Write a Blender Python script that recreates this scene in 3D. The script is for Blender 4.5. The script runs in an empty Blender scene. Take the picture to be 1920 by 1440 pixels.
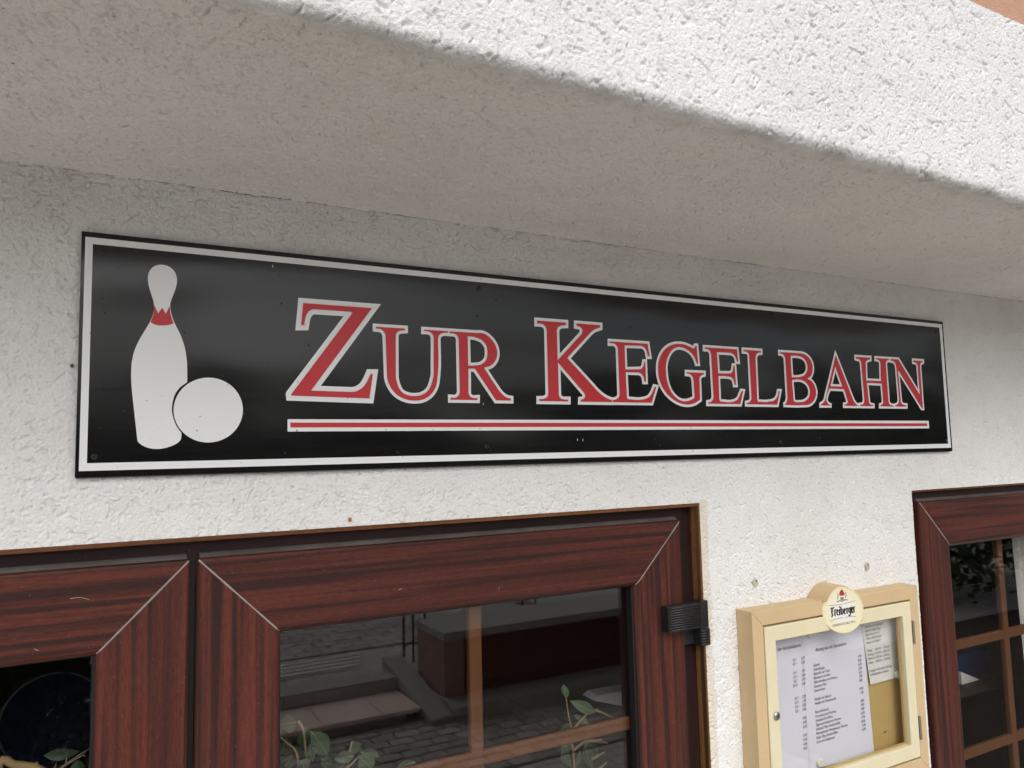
import bpy, bmesh, math, random
import numpy as np
from mathutils import Vector, Matrix, noise
from mathutils.geometry import delaunay_2d_cdt

R = math.radians
sc = bpy.context.scene
col = sc.collection
rnd = random.Random(7)
CZ = 2.1                      # camera height above the courtyard; all z below are measured from it

# ------------------------------------------------------------------ camera
cam = bpy.data.cameras.new('camera')
cam.sensor_fit = 'HORIZONTAL'; cam.sensor_width = 36.0
cam.lens = 36.0 * 1439.12 / 1920.0
cam.clip_start = 0.05; cam.clip_end = 2000
camo = bpy.data.objects.new('camera', cam); col.objects.link(camo)
cr, cu, cf = (Vector((.874552, -.484364, -.023458)), Vector((-.024106, -.091738, .995491)), Vector((.484332, .870043, .091905)))
M = Matrix.Identity(4)
for i in range(3):
    M[i][0], M[i][1], M[i][2] = cr[i], cu[i], -cf[i]
M[0][3], M[1][3], M[2][3] = 0.0, -1.2, CZ
camo.matrix_world = M
sc.camera = camo

# ------------------------------------------------------------------ overcast sky and a very soft sun
SUN_ELEV, SUN_AZ = 46.0, 192.0          # azimuth clockwise from +Y (the wall faces -Y = 180)
w = bpy.data.worlds.new('World'); sc.world = w; w.use_nodes = True
nt = w.node_tree; nt.nodes.clear()
wo = nt.nodes.new('ShaderNodeOutputWorld'); bg = nt.nodes.new('ShaderNodeBackground')
sky = nt.nodes.new('ShaderNodeTexSky'); sky.sky_type = 'NISHITA'; sky.sun_disc = False
sky.sun_elevation = R(SUN_ELEV); sky.sun_rotation = R(SUN_AZ); sky.air_density = 1.0; sky.dust_density = 4.0; sky.ozone_density = 1.0
hs = nt.nodes.new('ShaderNodeHueSaturation'); hs.inputs['Saturation'].default_value = 0.42
nt.links.new(sky.outputs[0], hs.inputs['Color']); nt.links.new(hs.outputs[0], bg.inputs[0]); nt.links.new(bg.outputs[0], wo.inputs[0])
bg.inputs[1].default_value = 0.15
sl = bpy.data.lights.new('sun', 'SUN'); sl.energy = 0.5; sl.angle = R(90); sl.color = (1.0, .99, .975)
so = bpy.data.objects.new('sun', sl); col.objects.link(so); so.location = (2, -8, 9)
az, el = R(SUN_AZ), R(SUN_ELEV)
sdir = Vector((math.sin(az) * math.cos(el), math.cos(az) * math.cos(el), math.sin(el)))
so.rotation_euler = (-sdir).to_track_quat('-Z', 'Y').to_euler()
vs = sc.view_settings
vs.view_transform = 'Standard'; vs.look = 'None'; vs.gamma = 1.0; vs.use_curve_mapping = False
vs.exposure = 0.30
sc.cycles.use_denoising = True
sc.cycles.max_bounces = 8; sc.cycles.diffuse_bounces = 4; sc.cycles.adaptive_threshold = .02; sc.cycles.transparent_max_bounces = 24
sc.cycles.caustics_reflective = False

# ------------------------------------------------------------------ materials
class NT:
    def __init__(s, name):
        s.m = bpy.data.materials.new(name); s.m.use_nodes = True
        s.t = s.m.node_tree; s.t.nodes.clear()
        s.out = s.n('ShaderNodeOutputMaterial')
    def n(s, typ, **kw):
        x = s.t.nodes.new(typ)
        for k, v in kw.items(): setattr(x, k, v)
        return x
    def l(s, a, b): s.t.links.new(a, b)
    def set(s, sock, v):
        if hasattr(v, 'links'): s.l(v, sock)
        else: sock.default_value = v
    def math(s, op, a, b=0.0, c=0.0, clamp=False):
        x = s.n('ShaderNodeMath', operation=op, use_clamp=clamp)
        s.set(x.inputs[0], a); s.set(x.inputs[1], b); s.set(x.inputs[2], c)
        return x.outputs[0]
    def mix(s, fac, a, b):
        x = s.n('ShaderNodeMix', data_type='RGBA', clamp_factor=True)
        s.set(x.inputs[0], fac); s.set(x.inputs[6], a); s.set(x.inputs[7], b)
        return x.outputs[2]
    def noise(s, vec, scale, detail=2.0, rough=.5, dist=0.0):
        x = s.n('ShaderNodeTexNoise'); s.set(x.inputs['Vector'], vec)
        x.inputs['Scale'].default_value = scale; x.inputs['Detail'].default_value = detail
        x.inputs['Roughness'].default_value = rough; x.inputs['Distortion'].default_value = dist
        return x.outputs[0]
    def ramp(s, v, lo, hi):
        x = s.n('ShaderNodeMapRange', clamp=True); s.set(x.inputs[0], v)
        x.inputs[1].default_value = lo; x.inputs[2].default_value = hi
        return x.outputs[0]
    def pos(s, scale=(1, 1, 1), rand=False):
        g = s.n('ShaderNodeNewGeometry').outputs['Position']
        mp = s.n('ShaderNodeMapping'); s.l(g, mp.inputs[0]); mp.inputs['Scale'].default_value = scale
        v = mp.outputs[0]
        if rand:
            oi = s.n('ShaderNodeObjectInfo').outputs['Random']
            k = s.math('MULTIPLY', oi, 37.0)
            cx = s.n('ShaderNodeCombineXYZ'); 
            for i in range(3): s.l(k, cx.inputs[i])
            ad = s.n('ShaderNodeVectorMath', operation='ADD'); s.l(v, ad.inputs[0]); s.l(cx.outputs[0], ad.inputs[1]); v = ad.outputs[0]
        return v
    def bump(s, h, dist, strength=1.0, normal=None):
        b = s.n('ShaderNodeBump'); b.inputs['Strength'].default_value = strength; b.inputs['Distance'].default_value = dist
        s.l(h, b.inputs['Height'])
        if normal is not None: s.l(normal, b.inputs['Normal'])
        return b.outputs[0]
    def bsdf(s, color, rough=.6, spec=.5, metal=0.0, normal=None, **kw):
        p = s.n('ShaderNodeBsdfPrincipled')
        s.set(p.inputs['Base Color'], color); s.set(p.inputs['Roughness'], rough)
        p.inputs['Specular IOR Level'].default_value = spec; p.inputs['Metallic'].default_value = metal
        if normal is not None: s.l(normal, p.inputs['Normal'])
        for k, v in kw.items(): p.inputs[k].default_value = v
        s.l(p.outputs[0], s.out.inputs[0])
        return s.m

def C(r, g, b): return (r, g, b, 1.0)

def stucco(name, base, dirt, strip=False, bump=False, far=False, tint=.12, edge=False):
    t = NT(name); p = t.pos()
    big = t.noise(p, 3.0, 3.0, .6); mid = t.noise(p, 17, 3.0, .65)
    d = t.math('MULTIPLY', t.ramp(big, .40, .75), .28)
    d = t.math('ADD', d, t.math('MULTIPLY', t.ramp(mid, .48, .8), .22))
    spk = t.ramp(t.noise(p, 170, 1.5, .6), .655, .73)
    d = t.math('ADD', d, t.math('MULTIPLY', spk, .55), clamp=True)
    c = t.mix(d, base, dirt)
    tn = t.ramp(t.noise(p, 4.5, 2.0), .45, .7)
    c = t.mix(t.math('MULTIPLY', tn, tint), c, C(base[0] * .90, base[1] * 1.0, base[2] * .93))
    if edge:    # algae and soot grime along the drip edge
        sx = t.n('ShaderNodeSeparateXYZ'); t.l(p, sx.inputs[0])
        e = t.math('MULTIPLY', t.ramp(sx.outputs[1], -.475, -.518), t.ramp(sx.outputs[2], CZ + .428, CZ + .402))
        e = t.math('MULTIPLY', e, t.ramp(t.noise(p, 22, 3.0, .7), .36, .66))
        c = t.mix(t.math('MULTIPLY', e, .62), c, C(.26, .25, .19))
    if strip:   # bare cream edge left beside the window where the white paint stops short, and patches of filler
        sx = t.n('ShaderNodeSeparateXYZ'); t.l(p, sx.inputs[0])
        wob = t.math('MULTIPLY', t.math('SUBTRACT', t.noise(p, 25, 2.0), .5), .016)
        xe = t.math('ADD', sx.outputs[0], wob)
        a = t.math('MULTIPLY', t.math('GREATER_THAN', sx.outputs[0], 1.0985), t.math('LESS_THAN', xe, 1.119))
        a = t.math('MULTIPLY', a, t.math('LESS_THAN', sx.outputs[2], CZ - .100))
        c = t.mix(t.math('MULTIPLY', a, .6), c, C(.70, .62, .48))
    n = t.bump(t.noise(p, 300, 2.0, .65), .003, 1.0) if far else t.bump(t.noise(p, 560, 1.0, .5), .0011, 1.0) if bump else None
    return t.bsdf(c, .93, .15, normal=n)

def wood(name, axis, c1, c2, c3, rough=.42):
    t = NT(name)
    s = [62.0, 62.0, 62.0]; s[axis] = 1.1
    p = t.pos(tuple(s), rand=True)
    s2 = [620.0, 620.0, 620.0]; s2[axis] = 70.0
    q = t.pos(tuple(s2), rand=True)
    a = t.ramp(t.noise(p, 1.0, 2.0, .6, .25), .36, .64)
    b = t.noise(q, 1.0, 2.0, .65)
    c = t.mix(a, c1, c2)
    c = t.mix(t.math('MULTIPLY', t.ramp(t.noise(p, 1.55, 1.5, .5, .15), .47, .62), .85), c, c3)
    c = t.mix(t.math('MULTIPLY', t.ramp(b, .42, .66), .42), c, C(.018, .010, .009))
    spk = t.ramp(t.noise(t.pos(), 420, 1.0, .5), .755, .785)
    c = t.mix(t.math('MULTIPLY', spk, .18), c, C(.55, .5, .46))
    n = t.bump(b, .0006, .35)
    return t.bsdf(c, rough, .22, normal=n)

def paint(name, c, rough=.5, spec=.4, var=.12, metal=0.0, dirt=None, bump=0.0):
    t = NT(name); p = t.pos()
    f = t.math('MULTIPLY', t.ramp(t.noise(p, 9, 4.0, .65), .4, .75), var)
    cc = t.mix(f, c, dirt or C(c[0] * .45, c[1] * .42, c[2] * .38))
    spk = t.ramp(t.noise(p, 260, 1.0), .72, .76)
    cc = t.mix(t.math('MULTIPLY', spk, var * 1.5), cc, C(c[0] * .3, c[1] * .28, c[2] * .25))
    rr = t.math('ADD', rough, t.math('MULTIPLY', t.math('SUBTRACT', t.noise(p, 30, 3.0), .5), .15))
    n = t.bump(t.noise(p, 500, 2.0), bump, 1.0) if bump else None
    return t.bsdf(cc, rr, spec, metal, normal=n)

def glass(name, tint=.96):
    t = NT(name)
    g = t.n('ShaderNodeNewGeometry')
    dt = t.n('ShaderNodeVectorMath', operation='DOT_PRODUCT'); t.l(g.outputs['Normal'], dt.inputs[0]); t.l(g.outputs['Incoming'], dt.inputs[1])
    c = t.math('ABSOLUTE', dt.outputs['Value'])
    f = t.math('ADD', .052, t.math('MULTIPLY', .948, t.math('POWER', t.math('SUBTRACT', 1.0, c, clamp=True), 5.0)))
    tr = t.n('ShaderNodeBsdfTransparent'); tr.inputs[0].default_value = C(tint, tint, tint * .99)
    gl = t.n('ShaderNodeBsdfGlossy'); gl.inputs['Roughness'].default_value = 0.018; gl.inputs[0].default_value = C(1, 1, 1)
    mx = t.n('ShaderNodeMixShader'); t.l(f, mx.inputs[0]); t.l(tr.outputs[0], mx.inputs[1]); t.l(gl.outputs[0], mx.inputs[2])
    t.l(mx.outputs[0], t.out.inputs[0])
    return t.m

def sign_black():
    t = NT('sign black lacquer'); p = t.pos()
    st = t.noise(t.pos((9, 9, 150)), 1.0, 3.0, .6)              # horizontal wiping marks
    sm = t.noise(p, 2.6, 2.0)
    sp = t.ramp(t.noise(p, 95, 1.0), .735, .77)
    c = t.mix(t.math('MULTIPLY', st, .5), C(.006, .0063, .0068), C(.011, .0108, .0105))
    c = t.mix(t.math('MULTIPLY', sp, .7), c, C(.004, .004, .004))
    r = t.math('ADD', .10, t.math('MULTIPLY', st, .10))
    r = t.math('ADD', r, t.math('MULTIPLY', sp, .3))
    wav = t.noise(t.pos((2.2, 1, 5.0)), 1.0, 1.0)
    n = t.bump(wav, .014, .6)
    return t.bsdf(c, r, .40, normal=n)

def vinyl(name, c, rough=.38):
    t = NT(name); p = t.pos()
    sp = t.ramp(t.noise(p, 120, 1.5), .735, .76)
    cc = t.mix(t.math('MULTIPLY', t.ramp(t.noise(p, 5, 3.0), .4, .8), .10), c, C(c[0] * .75, c[1] * .73, c[2] * .68))
    cc = t.mix(t.math('MULTIPLY', sp, .55), cc, C(.05, .045, .04))
    n = t.bump(t.noise(t.pos((2.2, 1, 5.0)), 1.0, 1.0), .010, .6)
    return t.bsdf(cc, rough, .45, normal=n)

def paving(name, c1, c2, sx, sy, mortar):
    t = NT(name); p = t.pos()
    b = t.n('ShaderNodeTexBrick'); t.l(p, b.inputs['Vector'])
    b.inputs['Color1'].default_value = c1; b.inputs['Color2'].default_value = c2; b.inputs['Mortar'].default_value = mortar
    b.inputs['Scale'].default_value = 1.0; b.inputs['Mortar Size'].default_value = .008
    b.inputs['Brick Width'].default_value = sx; b.inputs['Row Height'].default_value = sy
    f = t.noise(p, 3, 4.0, .6)
    cc = t.mix(t.math('MULTIPLY', f, .4), b.outputs[0], C(.42, .40, .375))
    return t.bsdf(cc, .9, .2)

def leafmat(name, c1, c2, rough=.45):
    t = NT(name); p = t.pos()
    oi = t.n('ShaderNodeObjectInfo').outputs['Random']
    f = t.math('ADD', t.math('MULTIPLY', oi, .6), t.math('MULTIPLY', t.noise(p, 60, 2.0), .4))
    return t.bsdf(t.mix(f, c1, c2), rough, .4)

MT = dict(
    wall=stucco('white scratched render', C(.84, .836, .825), C(.60, .575, .53), strip=True, bump=True),
    wall_far=stucco('render beyond the relief', C(.84, .836, .825), C(.60, .575, .53), far=True),
    soffit=stucco('soffit render', C(.81, .785, .745), C(.58, .55, .49), tint=.3, bump=True, edge=True),
    fascia=stucco('fascia render', C(.77, .778, .785), C(.58, .57, .55), bump=True, edge=True),
    orange=stucco('salmon render', C(.56, .34, .235), C(.36, .21, .14), far=True),
    wood_h=wood('mahogany foil horizontal', 0, C(.128, .034, .023), C(.076, .022, .016), C(.032, .015, .013)),
    wood_v=wood('mahogany foil vertical', 2, C(.132, .035, .023), C(.076, .022, .016), C(.030, .015, .013)),
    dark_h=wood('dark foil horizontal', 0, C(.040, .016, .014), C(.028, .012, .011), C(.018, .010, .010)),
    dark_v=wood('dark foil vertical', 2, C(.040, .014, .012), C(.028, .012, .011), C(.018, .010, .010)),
    oak_v=wood('oak trim vertical', 2, C(.28, .14, .050), C(.17, .08, .028), C(.06, .028, .012), .55),
    oak_h=wood('oak trim horizontal', 0, C(.22, .080, .026), C(.15, .055, .019), C(.09, .035, .014), .55),
    seam=paint('weld seam grey', C(.30, .27, .255), .5, .4, .3),
    seal=paint('dusty grey seal', C(.085, .073, .067), .7, .3, .6, dirt=C(.20, .19, .175)),
    gasket=paint('black rubber', C(.010, .010, .011), .5, .35, .1),
    muntin=paint('brown muntin', C(.130, .052, .021), .42, .3, .15),
    glass=glass('window glass'), caseglass=glass('case glass', .97),
    sign=sign_black(), sign_edge=paint('sign edge', C(.30, .28, .25), .7, .3, .4),
    white=vinyl('white vinyl', C(.84, .855, .86)), red=vinyl('red vinyl', C(.56, .026, .034)),
    screw=paint('black screw', C(.012, .012, .012), .35, .5, .2), hole=paint('screw slot', C(.003, .003, .003), .8, .2),
    hinge=paint('black hinge plastic', C(.012, .012, .013), .38, .5, .35, dirt=C(.05, .045, .04), bump=.0004),
    tan=paint('tan powder coat', C(.63, .465, .265), .48, .35, .26, dirt=C(.40, .31, .19), bump=.0003),
    cream=paint('cream powder coat', C(.75, .685, .47), .42, .35, .22, dirt=C(.55, .48, .33), bump=.0003),
    ochre=paint('ochre back panel', C(.56, .40, .155), .5, .35, .14),
    steel=paint('worn steel', C(.42, .40, .36), .32, .5, .4, metal=.9),
    paper=paint('menu paper', C(.79, .80, .92), .75, .2, .04),
    paper2=paint('notice paper', C(.80, .80, .79), .75, .2, .05),
    ink=paint('print ink', C(.035, .035, .045), .7, .2, .0),
    magnet=paint('white magnet', C(.82, .81, .76), .35, .4, .05),
    black=paint('black print', C(.015, .015, .013), .5, .3, .0),
    gold=paint('gold print', C(.30, .25, .08), .5, .3, .1),
    hop=paint('red print', C(.42, .035, .05), .5, .3, .3), brown=paint('brown print', C(.14, .085, .05), .5, .3, .1),
    leaf=leafmat('ficus leaf', C(.032, .062, .030), C(.065, .105, .055), .38),
    rib=paint('leaf rib', C(.17, .21, .11), .6, .3, .1), stem=paint('stem', C(.26, .20, .12), .7, .2, .3), branch=paint('dry branch', C(.40, .29, .15), .8, .2, .4),
    blue=paint('blue glaze', C(.0012, .0024, .014), .6, .1, .1), rim=paint('glass rim', C(.045, .048, .055), .3, .5, .1),
    cloth=paint('white cloth', C(.78, .78, .77), .85, .2, .08), curtain=paint('net curtain', C(.62, .61, .58), .9, .2, .1),
    bluecloth=paint('blue cloth', C(.012, .022, .085), .85, .2, .2),
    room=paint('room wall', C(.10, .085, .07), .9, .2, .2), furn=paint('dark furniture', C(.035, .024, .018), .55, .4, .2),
    pot=paint('clay pot', C(.28, .12, .07), .85, .2, .25), sand=paint('joint sand', C(.24, .225, .20), .95, .1, .3), added_soil=paint('added_soil', C(.075, .062, .05), .95, .1, .3),
    plug=paint('filler', C(.60, .555, .47), .95, .1, .5), plughole=paint('plug hole', C(.12, .10, .085), .95, .1, .2), rust=paint('rust', C(.40, .14, .05), .9, .1, .3),
    crack=paint('crack dirt', C(.16, .14, .115), .95, .1, .3),
    court=paving('courtyard setts', C(.56, .54, .51), C(.50, .485, .455), .20, .13, C(.24, .23, .21)),
    street=paving('street setts', C(.56, .545, .515), C(.50, .485, .455), .24, .16, C(.24, .23, .21)),
    sett=paint('granite sett', C(.42, .40, .37), .85, .25, .5), sett2=paint('pale sett', C(.52, .50, .465), .85, .25, .5),
    slab=paint('pink sandstone', C(.78, .64, .58), .85, .2, .3), kerb=paint('concrete', C(.40, .39, .36), .9, .2, .35),
    redwall=paint('oxblood paint', C(.14, .042, .035), .6, .3, .25), pinkwall=paint('sandstone pillar', C(.36, .22, .19), .9, .2, .3),
    iron=paint('black iron', C(.012, .012, .012), .5, .4, .2), zinc=paint('galvanised grate', C(.82, .83, .83), .6, .4, .1),
    bark=paint('bark', C(.09, .065, .045), .95, .1, .4), foliage=leafmat('foliage', C(.025, .045, .018), C(.06, .09, .03), .6),
    grass=paint('grass verge', C(.055, .085, .03), .95, .1, .4),
    hwall=paint('house wall', C(.42, .37, .30), .9, .2, .2), roof=paint('tile roof', C(.22, .085, .055), .85, .2, .4), hglass=paint('house window', C(.02, .022, .026), .1, .5, .0),
)
def disc_face():
    t = NT('disc print'); g = t.n('ShaderNodeTexCoord').outputs['Object']
    mp = t.n('ShaderNodeVectorMath', operation='LENGTH'); t.l(g, mp.inputs[0])
    f = t.ramp(mp.outputs['Value'], .016, .046)
    return t.bsdf(t.mix(f, C(.80, .79, .77), C(.80, .74, .46)), .4, .4)
MT['discface'] = disc_face()

# ------------------------------------------------------------------ mesh helpers
class MB:
    def __init__(s): s.v, s.f, s.m = [], [], []
    def add(s, vs, fs, mi=0):
        o = len(s.v); s.v += [tuple(v) for v in vs]; s.f += [tuple(i + o for i in f) for f in fs]; s.m += [mi] * len(fs); return s
    def box(s, x0, x1, y0, y1, z0, z1, mi=0):
        v = [(x, y, z) for z in (z0, z1) for y in (y0, y1) for x in (x0, x1)]
        return s.add(v, [(0, 2, 3, 1), (4, 5, 7, 6), (0, 1, 5, 4), (2, 6, 7, 3), (0, 4, 6, 2), (1, 3, 7, 5)], mi)
    def tube(s, pts, rad, n=8, mi=0):
        pts = [Vector(p) for p in pts]; k = len(pts)
        rad = rad if isinstance(rad, (list, tuple)) else [rad] * k
        rings = []
        for i, p in enumerate(pts):
            d = (pts[min(i + 1, k - 1)] - pts[max(i - 1, 0)]).normalized()
            a = d.orthogonal().normalized() if i == 0 else (prev - d * prev.dot(d)).normalized()
            prev = a; b = d.cross(a)
            rings.append([p + (a * math.cos(6.28319 * j / n) + b * math.sin(6.28319 * j / n)) * rad[i] for j in range(n)])
        v = [q for r_ in rings for q in r_]; f = []
        for i in range(k - 1):
            for j in range(n):
                f.append((i * n + j, i * n + (j + 1) % n, (i + 1) * n + (j + 1) % n, (i + 1) * n + j))
        f.append(tuple(range(n - 1, -1, -1))); f.append(tuple((k - 1) * n + j for j in range(n)))
        return s.add(v, f, mi)
    def cyl(s, c, axis, r, h, n=24, mi=0, r2=None):
        c = Vector(c); a = Vector(axis).normalized(); return s.tube([c, c + a * h], [r, r if r2 is None else r2], n, mi)
    def lathe(s, prof, c, n=24, mi=0):      # prof: (r, z) about a vertical axis at c
        v = [(c[0] + r * math.cos(6.28319 * j / n), c[1] + r * math.sin(6.28319 * j / n), c[2] + z) for r, z in prof for j in range(n)]
        f = [(i * n + j, i * n + (j + 1) % n, (i + 1) * n + (j + 1) % n, (i + 1) * n + j) for i in range(len(prof) - 1) for j in range(n)]
        return s.add(v, f, mi)

def flat(loops, y):
    """filled sheet in a plane facing -y from closed loops (x, z); inner loops are holes"""
    co, ed = [], []
    for lp in loops:
        o = len(co); n = len(lp)
        co += [Vector(p) for p in lp]; ed += [(o + i, o + (i + 1) % n) for i in range(n)]
    v, e, f, _, _, _ = delaunay_2d_cdt(co, ed, [], 1, 1e-7)
    def inside(x, z):                          # winding number over outer loops, minus the holes
        tot = 0
        for k, lp in enumerate(loops):
            wn = 0; n = len(lp)
            for i in range(n):
                (x1, z1), (x2, z2) = lp[i][:2], lp[(i + 1) % n][:2]
                if (z1 > z) != (z2 > z) and x < (x2 - x1) * (z - z1) / (z2 - z1) + x1: wn += 1 if z2 > z1 else -1
            if k == 0 and wn == 0: return False
            if k > 0 and wn != 0: return False
        return True
    m = MB(); fs = []
    for t in f:
        cx_ = sum(v[i].x for i in t) / len(t); cz_ = sum(v[i].y for i in t) / len(t)
        if not inside(cx_, cz_): continue
        a, b_, c = v[t[0]], v[t[1]], v[t[2]]
        fs.append(tuple(t) if (b_ - a).cross(c - a) > 0 else tuple(reversed(t)))
    m.add([(p.x, y, p.y) for p in v], fs); return m

def mk(name, mb, mat, parent=None, bevel=0.0, smooth=False, seg=2, origin=None):
    me = bpy.data.meshes.new(name)
    o_ = Vector(origin) if origin is not None else (Vector(parent['o']) if parent is not None else None)
    if o_ is None:
        xs, ys, zs = zip(*mb.v); o_ = Vector(((min(xs) + max(xs)) / 2, (min(ys) + max(ys)) / 2, min(zs)))
    me.from_pydata([(v[0] - o_.x, v[1] - o_.y, v[2] - o_.z) for v in mb.v], [], mb.f)
    mats = mat if isinstance(mat, (list, tuple)) else [mat]
    for m in mats: me.materials.append(MT[m])
    if len(mats) > 1:
        for p, i in zip(me.polygons, mb.m): p.material_index = i
    bm = bmesh.new(); bm.from_mesh(me)
    bmesh.ops.recalc_face_normals(bm, faces=bm.faces) if len(mb.f) > 1 and bevel >= 0 else None
    if bevel > 0:
        es = [e for e in bm.edges if len(e.link_faces) == 2 and e.calc_face_angle(0) > .6]
        bmesh.ops.bevel(bm, geom=es, offset=bevel, segments=seg, affect='EDGES', profile=.6, clamp_overlap=True)
    bm.to_mesh(me); bm.free()
    if smooth:
        for p in me.polygons: p.use_smooth = True
    o = bpy.data.objects.new(name, me); col.objects.link(o)
    if parent is not None:
        o.parent = parent
        d = o_ - Vector(parent['o']); o.location = d
    else:
        o.location = (o_.x, o_.y, o_.z + CZ)
    o['o'] = tuple(o_)
    return o

def tag(o, label=None, cat=None, group=None, kind=None):
    for k, v in (('label', label), ('category', cat), ('group', group), ('kind', kind)):
        if v: o[k] = v
    return o

def thing(name, label, cat, loc, group=None):
    o = bpy.data.objects.new(name, None); col.objects.link(o); o.empty_display_size = .05
    o.location = (loc[0], loc[1], loc[2] + CZ); o['o'] = tuple(loc)
    return tag(o, label, cat, group)

def struct(name, mb, mat, **kw): return tag(mk(name, mb, mat, **kw), kind='structure')

def copy_of(o, delta, parent=None):
    c = o.copy(); col.objects.link(c)
    if parent is not None: c.parent = parent
    c.location = Vector(o.location) + Vector(delta); return c

def text_mesh(body, size, x, z, y, align='LEFT', shear=0.0, xscale=1.0, bold=0.0, rot=0.0, spacing=1.0):
    cu_ = bpy.data.curves.new('t', 'FONT'); cu_.body = body; cu_.size = size; cu_.align_x = align; cu_.shear = shear
    cu_.resolution_u = 2; cu_.offset = bold; cu_.space_character = spacing
    ob = bpy.data.objects.new('t', cu_); col.objects.link(ob)
    dg = bpy.context.evaluated_depsgraph_get(); me = ob.evaluated_get(dg).to_mesh()
    m = MB(); c, s_ = math.cos(rot), math.sin(rot)
    vs = []
    for v in me.vertices:
        a, b = v.co.x * xscale, v.co.y
        vs.append((x + a * c - b * s_, y, z + a * s_ + b * c))
    m.add(vs, [tuple(p.vertices) for p in me.polygons])
    ob.evaluated_get(dg).to_mesh_clear(); bpy.data.objects.remove(ob); bpy.data.curves.remove(cu_)
    return m

def join(*ms):
    r = MB()
    for m in ms: r.add(m.v, m.f)
    return r

def strip2d(pts, wd, y):                      # constant-width stroke in the x-z plane
    L_, R_ = [], []
    n = len(pts)
    for i in range(n):
        a = Vector(pts[max(i - 1, 0)]); b = Vector(pts[min(i + 1, n - 1)]); d = (b - a).normalized(); nn = Vector((-d.y, d.x)) * wd / 2
        L_.append(Vector(pts[i]) + nn); R_.append(Vector(pts[i]) - nn)
    m = MB(); v = [(p.x, y, p.y) for p in L_ + R_]
    return m.add(v, [(i, i + 1, n + i + 1, n + i) for i in range(n - 1)])

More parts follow.
